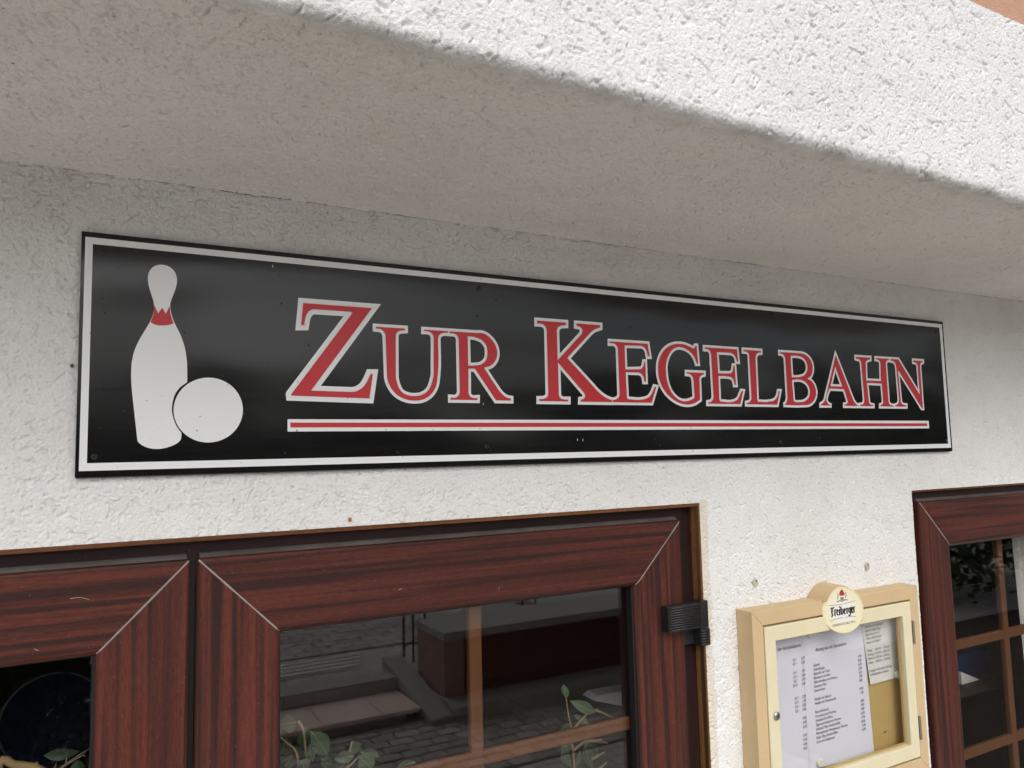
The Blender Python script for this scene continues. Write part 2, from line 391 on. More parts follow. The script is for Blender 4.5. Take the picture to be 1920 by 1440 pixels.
D = {"Z":[[[292.3,243.6],[403.8,243.6],[304.5,106.6],[369.1,105.7],[378.2,107.7],[387.4,113.4],[394.4,122.8],[400.3,135.4],[404.5,135.5],[398.4,96.0],[274.3,98.5],[274.3,100.5],[372.4,235.2],[310.3,235.2],[302.7,232.5],[297.3,225.1],[293.6,208.8],[289.1,208.5]]],"U":[[[410.2,213.4],[460.8,213.4],[460.8,210.5],[452.2,209.3],[446.6,206.2],[444.1,199.5],[443.7,136.0],[446.4,120.0],[453.5,107.5],[465.6,102.0],[476.7,101.0],[490.3,103.6],[501.7,112.0],[508.2,126.2],[511.2,140.4],[512.1,199.7],[509.5,207.4],[503.2,210.8],[494.8,211.1],[494.9,213.4],[538.6,213.4],[538.6,210.9],[527.9,209.4],[522.2,205.9],[520.0,197.7],[518.6,138.3],[514.4,116.9],[504.1,102.7],[490.2,95.4],[476.6,93.6],[460.7,95.5],[443.8,103.9],[433.2,117.4],[428.5,133.3],[426.7,197.4],[424.4,205.4],[419.0,209.6],[410.2,210.5]]],"R":[[[541.7,213.4],[590.9,213.4],[607.1,213.4],[620.7,205.5],[630.1,193.6],[633.5,181.3],[630.9,168.8],[622.4,158.6],[606.6,152.7],[627.1,124.4],[640.5,107.9],[650.1,101.4],[659.1,99.6],[659.0,96.0],[629.2,96.0],[588.7,150.6],[576.2,150.4],[575.6,108.7],[577.8,102.7],[583.1,99.6],[592.5,99.6],[592.4,96.0],[542.3,96.0],[542.3,99.6],[551.5,99.6],[556.8,103.6],[559.2,110.8],[558.8,199.7],[557.1,205.7],[552.2,209.5],[541.7,210.2]],[[576.0,206.7],[590.7,205.8],[604.2,200.9],[612.2,191.5],[614.1,179.2],[610.2,165.5],[600.5,158.3],[589.7,156.2],[576.0,155.7]]],"K":[[[717.3,243.6],[780.4,243.6],[780.3,238.7],[769.4,237.3],[762.5,233.5],[759.6,225.3],[759.6,172.1],[811.5,220.8],[816.8,229.3],[815.9,234.4],[811.3,237.6],[803.8,238.8],[804.0,243.6],[858.5,243.6],[858.4,239.3],[843.4,233.6],[833.2,226.0],[780.8,177.0],[833.5,129.1],[849.8,114.3],[866.5,104.1],[879.8,99.6],[879.7,96.0],[807.8,96.0],[808.0,99.6],[815.8,102.2],[818.7,106.8],[816.2,112.6],[760.0,168.2],[759.9,110.4],[761.5,103.6],[766.8,100.3],[780.2,99.6],[780.1,96.0],[717.5,96.0],[717.6,99.6],[728.5,100.4],[735.2,104.3],[737.2,112.2],[737.8,225.2],[735.4,233.0],[730.2,237.2],[717.2,238.2]]],"E":[[[880.3,213.4],[972.5,213.4],[976.1,188.2],[971.5,188.0],[968.7,199.3],[962.9,206.2],[953.8,208.4],[915.0,207.5],[914.9,160.0],[948.5,161.6],[957.8,165.5],[962.1,177.1],[964.5,177.2],[964.4,137.6],[960.4,137.5],[958.4,147.3],[952.7,153.2],[945.2,155.2],[915.3,154.9],[916.0,106.1],[918.2,102.3],[956.2,102.4],[970.2,106.9],[979.9,117.5],[985.4,127.9],[990.0,127.2],[976.4,96.0],[881.4,96.0],[881.5,99.6],[890.9,101.9],[896.9,106.2],[898.8,115.3],[898.7,198.5],[896.1,205.6],[890.4,209.6],[880.2,209.8]]],"G":[[[1100.8,215.5],[1102.9,178.7],[1098.5,178.5],[1094.2,189.8],[1083.3,201.5],[1069.0,208.4],[1051.2,210.6],[1036.4,204.9],[1024.5,191.9],[1017.2,174.3],[1016.3,156.9],[1019.8,134.8],[1028.4,117.7],[1042.1,105.6],[1057.9,100.1],[1070.9,101.0],[1086.9,105.8],[1088.9,110.8],[1088.1,142.8],[1085.3,151.5],[1079.0,155.9],[1070.9,156.6],[1071.1,159.6],[1117.5,159.6],[1117.3,156.5],[1109.4,154.0],[1104.3,147.0],[1103.7,104.0],[1087.0,96.2],[1068.8,93.5],[1048.0,96.5],[1029.3,104.9],[1011.1,119.8],[999.6,139.2],[996.1,161.2],[1000.4,183.5],[1012.4,201.3],[1028.8,212.0],[1048.3,216.8],[1067.8,216.5],[1084.0,212.2],[1093.0,208.8],[1098.1,215.4]]],"E.":[[[1123.1,213.4],[1214.8,213.4],[1216.6,187.1],[1212.0,187.0],[1209.1,197.1],[1201.4,203.3],[1192.7,205.1],[1156.4,205.0],[1157.3,160.1],[1189.7,160.8],[1198.8,165.3],[1202.1,177.9],[1205.3,178.0],[1206.8,137.0],[1202.5,136.9],[1200.0,147.0],[1192.7,152.8],[1182.2,154.3],[1157.3,154.4],[1156.9,106.0],[1159.3,100.9],[1196.2,100.9],[1208.9,106.0],[1221.5,124.0],[1226.5,123.6],[1216.4,96.0],[1125.3,96.0],[1125.4,98.5],[1134.0,100.4],[1139.4,105.5],[1141.0,114.7],[1139.9,199.4],[1136.6,207.0],[1131.0,209.8],[1122.9,210.2]]],"L":[[[1233.7,213.4],[1285.7,213.4],[1285.5,209.6],[1276.1,207.9],[1270.5,202.5],[1268.5,194.9],[1267.2,107.1],[1269.0,101.8],[1303.5,102.2],[1318.9,105.7],[1329.0,113.9],[1333.7,125.9],[1337.9,125.9],[1327.5,96.0],[1235.2,96.0],[1235.3,98.7],[1244.5,101.2],[1249.3,106.8],[1250.1,117.4],[1250.1,199.5],[1247.4,206.9],[1242.1,209.8],[1233.5,210.2]]],"B":[[[1344.4,213.4],[1409.1,213.4],[1428.9,209.8],[1442.2,200.5],[1448.1,188.1],[1446.9,174.0],[1441.1,163.2],[1428.3,156.1],[1442.0,150.9],[1451.3,140.5],[1455.0,126.6],[1448.6,109.7],[1431.4,98.3],[1407.1,96.0],[1346.6,96.0],[1346.8,96.0],[1354.7,99.6],[1359.0,105.7],[1360.7,116.6],[1360.8,195.9],[1358.0,204.9],[1352.6,209.0],[1344.2,210.3]],[[1378.0,206.3],[1400.6,207.2],[1420.2,202.4],[1430.0,190.2],[1430.0,176.2],[1421.0,164.8],[1404.6,159.6],[1378.4,158.0]],[[1378.3,152.0],[1408.0,153.0],[1425.4,145.4],[1434.3,131.7],[1430.8,115.0],[1416.0,105.1],[1395.9,102.3],[1383.4,103.3],[1379.8,107.3]]],"A":[[[1529.7,214.7],[1582.7,108.7],[1590.7,100.7],[1600.1,96.0],[1599.8,96.0],[1549.8,96.0],[1550.1,98.8],[1558.9,101.2],[1562.4,106.1],[1560.0,112.7],[1551.4,135.0],[1501.3,135.4],[1488.9,114.5],[1487.8,106.0],[1493.9,99.6],[1504.5,96.0],[1504.3,96.0],[1468.7,96.0],[1468.9,98.5],[1476.6,101.7],[1484.4,110.2]],[[1525.5,188.0],[1545.9,140.9],[1505.1,140.9]]],"H":[[[1601.2,213.4],[1654.2,213.4],[1653.9,209.5],[1643.2,207.0],[1636.1,199.3],[1633.7,157.6],[1688.5,157.6],[1691.1,199.9],[1688.1,207.0],[1682.4,209.8],[1674.6,210.7],[1674.9,213.4],[1725.3,213.4],[1725.1,211.2],[1717.2,208.4],[1711.7,200.7],[1712.5,107.5],[1717.8,99.6],[1730.3,98.1],[1730.0,96.0],[1680.2,96.0],[1680.5,98.8],[1688.6,101.3],[1692.0,107.2],[1691.1,151.4],[1635.8,151.8],[1638.4,106.6],[1642.8,100.7],[1653.9,98.2],[1653.6,96.0],[1604.3,96.0],[1604.6,98.6],[1615.9,100.7],[1620.9,106.3],[1621.8,115.1],[1619.4,198.7],[1615.7,205.7],[1600.9,209.5]]],"N":[[[1730.0,213.4],[1762.4,213.4],[1838.1,127.1],[1837.7,200.7],[1834.3,206.5],[1821.2,209.4],[1821.6,213.4],[1860.8,213.4],[1860.5,210.6],[1852.6,207.8],[1847.6,199.5],[1847.1,93.2],[1842.1,93.1],[1761.1,183.3],[1757.5,185.6],[1760.4,111.2],[1763.4,103.6],[1771.2,100.4],[1780.7,99.6],[1780.3,96.0],[1737.2,96.0],[1737.5,98.8],[1747.4,101.9],[1752.3,108.0],[1753.5,118.6],[1751.8,190.0],[1748.8,202.0],[1742.3,207.9],[1729.7,209.8]]],"pin":[[[88.5,284.2],[99.8,282.3],[107.2,275.8],[110.5,265.3],[109.2,252.6],[105.4,239.7],[102.6,230.5],[102.1,223.4],[104.2,212.8],[108.4,200.6],[115.9,185.0],[121.9,167.5],[125.1,149.8],[126.2,132.1],[126.4,115.2],[116.3,107.0],[110.8,98.1],[107.8,87.6],[106.7,75.3],[108.9,63.1],[113.9,50.9],[120.0,41.8],[118.6,32.1],[115.1,28.3],[108.7,24.6],[99.3,21.3],[89.9,19.9],[82.0,20.5],[74.2,22.9],[67.2,27.2],[63.3,32.4],[56.3,91.2],[54.6,107.4],[53.6,126.2],[54.2,141.8],[57.0,157.4],[63.6,175.1],[72.7,193.1],[78.0,204.8],[80.9,218.3],[80.7,227.1],[77.3,239.2],[73.5,253.1],[72.3,263.6],[74.3,273.5],[79.8,280.7]]],"collar":[[[81.2,225.0],[86.5,212.8],[91.6,221.7],[96.6,213.2],[101.2,224.7],[103.0,212.7],[106.8,200.1],[102.8,197.9],[92.1,196.0],[82.0,196.8],[76.8,199.8],[80.1,210.3]]],"band":[[[-6.6,313.3],[1951.7,314.3],[1957.6,-9.6],[-7.6,-6.6]],[[2.8,304.6],[1940.6,304.9],[1945.9,1.0],[2.1,3.1]]],"uw":[[[268.9,62.5],[1869.4,60.8],[1867.1,41.9],[269.0,44.1]]],"ur":[[[273.2,57.2],[1860.7,54.6],[1859.9,47.4],[273.2,49.8]]],"scr":[[[12.2,296.9],[11.0,11.0],[599.9,293.9],[608.9,15.5],[1929.6,293.5],[1332.5,14.0],[1937.3,9.5],[1330.4,299.2]]],"ball":[[[203.6,75.7],[189.7,41.6],[156.3,28.0],[123.5,42.0],[109.7,75.0],[122.5,108.4],[155.1,123.1],[189.0,109.9]]],"disc":{"word":[[2.47,[[-27.18,4.54],[-23.75,6.58],[-20.52,5.66],[-18.06,7.91]]],[3.13,[[-23.02,5.2],[-24.38,-2.88],[-22.98,-8.88],[-25.47,-13.04]]],[1.81,[[-26.08,-1.16],[-20.52,-0.42]]],[2.97,[[-16.99,3.03],[-17.43,-10.82]]],[2.47,[[-17.09,1.55],[-13.98,2.49]]],[2.97,[[-11.53,2.21],[-12.9,-3.5],[-11.25,-9.52]]],[1.81,[[-11.49,2.73],[-8.83,0.58],[-12.08,-3.55]]],[1.65,[[-11.52,-9.88],[-9.25,-8.0]]],[2.97,[[-6.26,3.19],[-6.66,-9.92]]],[2.8,[[-6.46,8.78],[-6.14,6.23]]],[2.97,[[-2.62,8.2],[-2.7,-6.28],[-1.22,-8.74]]],[2.31,[[-1.74,2.95],[1.47,1.51],[1.51,-5.03],[-1.22,-8.74]]],[2.97,[[5.42,3.68],[4.1,-2.2],[5.43,-8.21]]],[1.81,[[5.46,4.27],[8.6,1.87],[5.34,-2.26]]],[1.65,[[5.42,-8.36],[7.69,-6.55]]],[2.97,[[11.21,4.86],[11.01,-7.62]]],[2.31,[[11.08,3.01],[14.24,4.33]]],[2.8,[[16.28,3.84],[15.37,-2.06],[16.8,-5.26]]],[2.64,[[19.58,6.05],[19.7,-5.27],[17.08,-11.97],[13.69,-10.74]]],[1.65,[[16.15,4.45],[19.5,4.86]]],[2.97,[[23.04,5.72],[21.72,-0.17],[23.28,-6.36]]],[1.81,[[23.08,6.31],[25.82,3.93],[22.87,-0.23]]],[1.65,[[23.27,-6.51],[25.55,-4.7]]],[2.97,[[27.47,6.08],[27.54,-5.85]]],[2.31,[[27.4,5.11],[30.68,6.8]]]],"lines":[[1.07,[[-29.96,12.1],[-22.58,11.79],[-14.34,11.79],[-6.06,12.32],[1.6,13.18]]],[1.07,[[3.94,13.43],[11.47,14.67],[19.05,16.36],[25.79,17.65],[32.7,19.09]]],[1.07,[[-30.16,-21.8],[-23.01,-19.24],[-14.65,-17.12],[-6.32,-15.73],[1.32,-15.04]]],[1.07,[[5.68,-15.28],[11.96,-14.14],[18.62,-13.62],[25.25,-13.76],[32.26,-14.37]]]],"hop":[[-4.82,32.88],[-3.64,38.04],[-0.85,42.6],[1.9,44.11],[4.74,42.02],[7.38,36.96],[7.89,32.46],[4.31,30.92],[-1.48,31.0]],"shield":[[-3.02,27.8],[5.93,27.93],[5.27,23.2],[0.94,20.44],[-2.83,23.32]],"sup":[[1.65,[[-7.72,36.53],[-7.47,30.41],[-8.92,23.63]]],[1.65,[[10.92,37.83],[11.16,31.69],[9.91,25.64]]],[1.81,[[-11.43,18.33],[-3.8,21.13],[0.97,18.43],[7.01,22.06],[14.59,21.37]]]],"herb":[[-24.81,-33.78],[28.81,-27.93],[-24.48,-28.77]]},"leaves":[[[0.8462,0.13,-0.4827],[0.8503,0.145,-0.46],0.0202],[[0.9084,0.12,-0.5191],[0.857,0.135,-0.4909],0.0229],[[0.8982,0.13,-0.542],[0.872,0.145,-0.5233],0.0167],[[0.8602,0.14,-0.5366],[0.8455,0.155,-0.5544],0.0148],[[0.8632,0.14,-0.5846],[0.8515,0.155,-0.5818],0.0162],[[0.8273,0.12,-0.5688],[0.8586,0.135,-0.6203],0.0242],[[0.8739,0.13,-0.5887],[0.8752,0.145,-0.6283],0.0167],[[0.8822,0.12,-0.5707],[0.9094,0.135,-0.6335],0.031],[[0.9067,0.14,-0.5841],[0.935,0.155,-0.6179],0.0162],[[0.3183,0.13,-0.4322],[0.2946,0.145,-0.4364],0.0283],[[0.334,0.14,-0.4455],[0.3316,0.155,-0.4851],0.0269],[[0.3379,0.12,-0.4479],[0.3705,0.135,-0.4975],0.031],[[0.3342,0.11,-0.4654],[0.3425,0.125,-0.4993],0.0229],[[0.4133,0.13,-0.4804],[0.419,0.145,-0.5105],0.0256],[[0.4081,0.11,-0.4978],[0.3776,0.125,-0.5016],0.0202],[[0.4218,0.12,-0.4972],[0.4619,0.135,-0.5182],0.0188],[[0.4162,0.11,-0.4999],[0.4468,0.125,-0.5351],0.0337],[[0.3583,0.13,-0.4992],[0.384,0.145,-0.523],0.0188],[[0.3074,0.12,-0.4779],[0.297,0.135,-0.5047],0.0256],[[0.522,0.12,-0.5346],[0.4891,0.135,-0.5451],0.0188],[[0.318,0.11,-0.4863],[0.3326,0.125,-0.5131],0.0242],[[0.3992,0.13,-0.5137],[0.376,0.145,-0.5311],0.0242],[[0.3033,0.14,-0.4589],[0.2985,0.155,-0.486],0.0215]],"nb":9,"stemsB":[[[0.8462,0.13,-0.4827],[0.8512,0.13,-0.5181],[0.8566,0.13,-0.5433],[0.8583,0.13,-0.5831],[0.8611,0.13,-0.6191],[0.8615,0.13,-0.7098],[0.8575,0.13,-0.8576]],[[0.8596,0.125,-0.5424],[0.8776,0.125,-0.5291],[0.8941,0.125,-0.5192],[0.9204,0.125,-0.5135]],[[0.9111,0.125,-0.5152],[0.9363,0.125,-0.528],[0.9597,0.125,-0.5414]],[[0.8565,0.125,-0.5842],[0.8856,0.125,-0.5716],[0.9276,0.125,-0.5761]],[[0.9002,0.125,-0.6091],[0.9166,0.125,-0.6047],[0.9322,0.125,-0.6009]],[[0.9122,0.125,-0.6333],[0.9255,0.125,-0.6271],[0.9362,0.125,-0.6224]],[[0.8856,0.125,-0.5716],[0.921,0.125,-0.5785],[0.9404,0.125,-0.5869]]],"stemsA":[[[0.2892,0.12,-0.4482],[0.301,0.12,-0.4609],[0.3128,0.12,-0.4737],[0.3183,0.12,-0.5021],[0.3228,0.12,-0.5989],[0.3273,0.12,-0.7233]],[[0.3172,0.125,-0.43],[0.3248,0.125,-0.4395],[0.3288,0.125,-0.4583],[0.3326,0.125,-0.5068]],[[0.3985,0.12,-0.5222],[0.4013,0.12,-0.5076],[0.4079,0.12,-0.4774]],[[0.3878,0.115,-0.5215],[0.4016,0.115,-0.5147],[0.419,0.115,-0.502]],[[0.4012,0.12,-0.5195],[0.3756,0.12,-0.5696],[0.3315,0.12,-0.6425]]],"branch":[[[-0.1117,0.2,-0.4297],[-0.0985,0.2,-0.4343],[-0.0818,0.2,-0.4396],[-0.0615,0.2,-0.4464],[-0.05,0.2,-0.4526],[-0.0395,0.2,-0.4613]],[[-0.0852,0.2,-0.4389],[-0.0871,0.2,-0.4303]],[[-0.0523,0.2,-0.4508],[-0.0532,0.2,-0.4424]],[[-0.0248,0.15,-0.4439],[-0.0115,0.15,-0.4354],[0.0128,0.15,-0.4223]],[[-0.0192,0.15,-0.4413],[0.006,0.15,-0.4295],[0.0118,0.15,-0.4316]],[[-0.0137,0.15,-0.4368],[-0.0126,0.15,-0.4276]],[[-0.0293,0.15,-0.4429],[-0.0256,0.15,-0.4337]]],"leafL":[[[-0.0468,0.3,-0.4657],[0.0046,0.3,-0.4691]],[[-0.0082,0.2,-0.4601],[0.012,0.2,-0.4617]]],"blue":[[-0.0381,0.45,-0.4537],0.1142],"right":{"nap1":[[2.3466,0.16,-0.537],[2.4367,0.16,-0.5615],[2.4045,0.16,-0.5695],[2.5239,0.16,-0.615]],"nap2":[[2.419,0.16,-0.5787],[2.4473,0.16,-0.58],[2.4326,0.16,-0.6317]],"nap3":[[2.5069,0.35,-0.7453],[2.5964,0.35,-0.7725],[2.505,0.35,-0.7739]],"nap4":[[2.2858,0.1,-0.7184],[2.3443,0.1,-0.7228],[2.3545,0.1,-0.7407]],"table":[[2.755,0.5,-0.5416],[3.0121,0.5,-0.5906],[2.7534,0.5,-0.6323]],"blue":[[2.5087,0.35,-0.6612],[2.6507,0.35,-0.6917],[2.6781,0.35,-0.7392],[2.522,0.35,-0.7001]],"curtT":[[2.55,0.18,-0.2939],[2.6185,0.18,-0.2988]],"curtB":[[2.5656,0.18,-0.5943],[2.5729,0.18,-0.5953]],"stack":[[2.6155,0.25,-0.4455],[2.7117,0.25,-0.4549],[2.5989,0.25,-0.5595],[2.6924,0.25,-0.5815]]},"nap":[[1.0584,0.35,-0.5793],[1.074,0.35,-0.5712],[1.1207,0.35,-0.5713],[1.1726,0.35,-0.5736],[1.1709,0.35,-0.6093],[1.1468,0.35,-0.6082],[1.0964,0.35,-0.5918]],"plug":[[1.2429,0.0,-0.28],[1.6062,0.0,-0.2793],[-0.0184,0.0,0.135],[0.368,0.0,-0.0998]]}

def smooth_path(p, s=4):
    p = [Vector(q) for q in p]; out = []
    for i in range(len(p) - 1):
        a, b_, c, d = p[max(i - 1, 0)], p[i], p[i + 1], p[min(i + 2, len(p) - 1)]
        for k in range(s):
            t_ = k / s; out.append(.5 * ((2 * b_) + (c - a) * t_ + (2 * a - 5 * b_ + 4 * c - d) * t_ ** 2 + (3 * b_ - 3 * c + d - a) * t_ ** 3))
    return out + [p[-1]]

# ------------------------------------------------------------------ ground
G = -2.1; U = -1.9                            # courtyard level and street level
m = MB()
xs0, xs1 = -300, 300
m.add([(xs0, 300, G), (xs1, 300, G), (xs1, -5.2, G), (xs0, -5.2, G)], [(0, 1, 2, 3)], 0)
m.add([(xs0, -5.2, G), (xs1, -5.2, G), (xs1, -5.2, U), (xs0, -5.2, U)], [(0, 1, 2, 3)], 1)
m.add([(xs0, -5.2, U), (xs1, -5.2, U), (xs1, -18, U), (xs0, -18, U)], [(0, 1, 2, 3)], 1)
m.add([(xs0, -18, U), (xs1, -18, U), (xs1, -400, U + .3), (xs0, -400, U + .3)], [(0, 1, 2, 3)], 2)
ground = struct('ground', m, ['court', 'street', 'grass'], origin=(0, -4, G))

# ------------------------------------------------------------------ building
W1 = dict(x0=-.815, x1=1.0985, z0=-1.50, z1=-.1066)      # double window opening in the wall
W2 = dict(x0=1.7939, x1=3.02, z0=-1.50, z1=-.1116)
ZS, YF, ZU = .4125, -.52, .7265                          # soffit height, fascia plane, top of the white band
b = thing('rendered_building', 'white scratched-render house front with deep overhang above the sign', 'building', (1, .2, G))
m = MB()
X = [-7, W1['x0'], W1['x1'], W2['x0'], W2['x1'], 9]; Z = [G, W1['z0'], None, ZS]
for i in range(5):
    top = W1['z1'] if i == 1 else W2['z1']
    for k in range(3):
        z0, z1 = [(G, W1['z0']), (W1['z0'], top), (top, ZS)][k]
        if i in (1, 3) and k == 1: continue
        y_ = .0065 if k else 0.0
        m.add([(X[i], y_, z0), (X[i + 1], y_, z0), (X[i + 1], y_, z1), (X[i], y_, z1)], [(0, 1, 2, 3)])
for q in (W1, W2):
    c4 = [(q['x0'], q['z0']), (q['x1'], q['z0']), (q['x1'], q['z1']), (q['x0'], q['z1'])]
    for i in range(4):
        a, c = c4[i], c4[(i + 1) % 4]
        m.add([(a[0], 0, a[1]), (c[0], 0, c[1]), (c[0], .28, c[1]), (a[0], .28, a[1])], [(0, 1, 2, 3)])
mk('wall', m, 'wall_far', b, bevel=-1)
# overhang: soffit, rough rounded edge and white band as one fine sheet, the band's lower edge slightly uneven
def edge_z(x):
    pts = [(-7, .420), (.13, .4155), (.62, .4130), (1.375, .4055), (2.2, .398), (9, .385)]
    for (a, za), (c, zc_) in zip(pts, pts[1:]):
        if x <= c: return za + (zc_ - za) * (x - a) / (c - a)
    return pts[-1][1]
def perlin(x, y, seed):
    x = np.asarray(x, np.float64); y = np.asarray(y, np.float64)
    xi = np.floor(x).astype(np.int64); yi = np.floor(y).astype(np.int64); xf = x - xi; yf = y - yi
    def g(ix, iy, dx, dy):
        h = (ix * 374761393 + iy * 668265263 + seed * 974634777) & 0xffffffff
        h = ((h ^ (h >> 13)) * 1274126177) & 0xffffffff; h = h ^ (h >> 16)
        a_ = h * (2 * math.pi / 4294967296.0); return np.cos(a_) * dx + np.sin(a_) * dy
    u = xf * xf * xf * (xf * (xf * 6 - 15) + 10); v = yf * yf * yf * (yf * (yf * 6 - 15) + 10)
    n00 = g(xi, yi, xf, yf); n10 = g(xi + 1, yi, xf - 1, yf); n01 = g(xi, yi + 1, xf, yf - 1); n11 = g(xi + 1, yi + 1, xf - 1, yf - 1)
    return (n00 + u * (n10 - n00) + v * (n01 - n00 + u * (n00 - n10 - n01 + n11))) * 1.5
def relief(x, z, seed, ga=1.0, gr=1.0, pt=1.0, gs=2.7):
    # height in metres (>= 0 outwards) of a floated scratch render: grain, pits, and worm-like float grooves
    k = 1000.0
    h = .62 * perlin(x * k / gs, z * k / gs, seed) - .5 * np.abs(perlin(x * k / 4.4, z * k / 4.4, seed + 12)) + .2 + .22 * perlin(x * k / 6.0, z * k / 6.0, seed + 1) + .55 * perlin(x * k / 60, z * k / 60, seed + 2)
    p = perlin(x * k / 5.2 + 7, z * k / 5.2, seed + 3); h -= pt * .85 * np.clip((p - .42) / .25, 0, 1)
    wx = x + .006 * perlin(x * 60, z * 60, seed + 9); wz = z + .006 * perlin(x * 60 + 31, z * 60, seed + 10)
    w = perlin(wx * k / 30, wz * k / 30, seed + 4); msk = np.clip((perlin(x * k / 26, z * k / 26, seed + 5) - .12) / .2, 0, 1)
    gw = np.clip(1.25 - np.abs(w) / .075, 0, 1)
    w2 = perlin(wx * k / 17, wz * k / 17, seed + 6); m2 = np.clip((perlin(x * k / 13, z * k / 13, seed + 7) - .22) / .2, 0, 1)
    gw = np.maximum(gw * msk, np.clip(1.2 - np.abs(w2) / .11, 0, 1) * m2)
    h = h * ga - gr * 1.15 * gw
    return np.clip(h * .0021 + .0038, 0, .0068)
def grid_obj(name, P_, keep, mat, parent):
    nu, nv = P_.shape[:2]
    idx = np.arange(nu * nv).reshape(nu, nv)
    q = np.stack([idx[:-1, :-1], idx[1:, :-1], idx[1:, 1:], idx[:-1, 1:]], -1)[keep]
    used = np.zeros(nu * nv, bool); used[q.ravel()] = True
    mp = np.cumsum(used) - 1
    co = P_.reshape(-1, 3)[used] - np.array(parent['o']); q = mp[q].astype(np.int32)
    me = bpy.data.meshes.new(name); me.vertices.add(len(co)); me.vertices.foreach_set('co', co.astype(np.float32).ravel())
    me.loops.add(q.size); me.loops.foreach_set('vertex_index', q.ravel())
    me.polygons.add(len(q)); me.polygons.foreach_set('loop_start', np.arange(0, q.size, 4, dtype=np.int32)); me.polygons.foreach_set('loop_total', np.full(len(q), 4, np.int32))
    me.update(calc_edges=True); me.polygons.foreach_set('use_smooth', np.ones(len(q), bool))
    me.materials.append(MT[mat]); o = bpy.data.objects.new(name, me); col.objects.link(o); o.parent = parent; o['o'] = tuple(parent['o'])
    return o
def lines(brk, step):
    o = []
    for a_, c_ in zip(brk, brk[1:]): o += list(np.linspace(a_, c_, max(2, int(round((c_ - a_) / step)) + 1))[:-1])
    return np.array(o + [brk[-1]])
VX0, VX1, VZ0 = -.30, 2.6, -.84                 # stretch of the front with modelled relief
gx = lines([VX0, W1['x1'], W2['x0'], VX1], .0015); gz = lines([VZ0, W2['z1'], W1['z1'], ZS], .0015)
XX, ZZ = np.meshgrid(gx, gz, indexing='ij')
YY = .0040 - relief(XX, ZZ, 11, 1.08, 1.3, 1.2)
cx_ = (XX[1:, 1:] + XX[:-1, :-1]) / 2; cz_ = (ZZ[1:, 1:] + ZZ[:-1, :-1]) / 2
keep = ~((cx_ < W1['x1']) & (cz_ < W1['z1'])) & ~((cx_ > W2['x0']) & (cz_ < W2['z1'])) & ~((cx_ > .01) & (cx_ < 1.94) & (cz_ > .005) & (cz_ < .30)) & ~((cx_ > 1.20) & (cx_ < 1.71) & (cz_ > -.73) & (cz_ < -.345))
grid_obj('render_coat', np.stack([XX, YY, ZZ], -1), keep, 'wall', b)
# soffit
gx = lines([VX0, VX1], .0020); gy = lines([0, .5115], .0020)
XX, TT = np.meshgrid(gx, gy, indexing='ij'); EZ = np.vectorize(edge_z)(gx)[:, None]
sm_ = np.clip((TT - .500) / .010, 0, 1); hh = relief(XX, TT, 23, .8, 1.9, 2.2) * (1 - sm_) + .0040 * sm_
grid_obj('soffit', np.stack([XX, -TT, ZS + (EZ - ZS) * TT / .52 - hh], -1)[:, ::-1], np.ones((len(gx) - 1, len(gy) - 1), bool), 'soffit', b)
for xa, xb in ((-7, VX0), (VX1, 9)):
    m = MB(); m.add([(xa, 0, ZS), (xb, 0, ZS), (xb, YF + .01, edge_z(xb)), (xa, YF + .01, edge_z(xa))], [(0, 1, 2, 3)]); mk('soffit', m, 'wall_far', b, bevel=-1)
# white band with its rounded lower edge
r0 = .009
def band(xa, xb, step, name, rel):
    gx = lines([xa, xb], step); sl_ = lines([0, r0 * math.pi / 2, .30], step if rel else .01)
    a_ = np.clip(sl_ / r0, 0, math.pi / 2)
    XX, SS = np.meshgrid(gx, sl_, indexing='ij'); EZ = np.vectorize(edge_z)(gx)[:, None]
    AA = np.broadcast_to(a_, XX.shape)
    zz = EZ + r0 - r0 * np.cos(AA) + np.clip(SS - r0 * math.pi / 2, 0, None) * (ZU - EZ - r0) / (.30 - r0 * math.pi / 2)
    yy = YF + r0 - r0 * np.sin(AA)
    hh = (lambda k_: relief(XX, SS, 37, 1.0, 1.6, 1.05, 2.4) * k_ + .0040 * (1 - k_))(np.clip(SS / .004, 0, 1)) + .0024 * perlin(XX * 22, SS * 22 + 3, 5) * np.clip(1 - SS / .06, 0, 1) * np.clip(SS / .004, 0, 1) if rel else 0 * XX
    grid_obj(name, np.stack([XX, yy - np.sin(AA) * hh, zz - np.cos(AA) * hh], -1), np.ones((len(gx) - 1, len(sl_) - 1), bool), 'fascia' if rel else 'wall_far', b)
band(-.2, 1.75, .0015, 'fascia', True); band(-7, -.2, .5, 'fascia', False); band(1.75, 9, .5, 'fascia', False)
m = MB(); m.add([(-7, YF, ZU), (9, YF, ZU), (9, YF + .012, ZU + .003), (-7, YF + .012, ZU + .003)], [(0, 1, 2, 3)])
mk('fascia_ledge', m, 'fascia', b, bevel=-1)
m = MB(); m.add([(-7, YF + .0125, ZU), (9, YF + .0125, ZU), (9, YF + .0125, 3.4), (-7, YF + .0125, 3.4)], [(0, 1, 2, 3)])
mk('upper_wall', m, 'orange', b, bevel=-1)
m = MB(); m.box(-7.3, 9.3, -.9, 7, 3.4, 3.55); mk('roof', m, 'roof', b)
m = MB()
m.add([(-7, 0, G), (-7, 6, G), (-7, 6, 3.4), (-7, YF + .0125, 3.4), (-7, YF + .0125, ZS), (-7, 0, ZS)], [(0, 1, 2, 3, 4, 5)])
m.add([(9, 0, G), (9, 6, G), (9, 6, 3.4), (9, YF + .0125, 3.4), (9, YF + .0125, .39), (9, 0, ZS)], [(5, 4, 3, 2, 1, 0)])
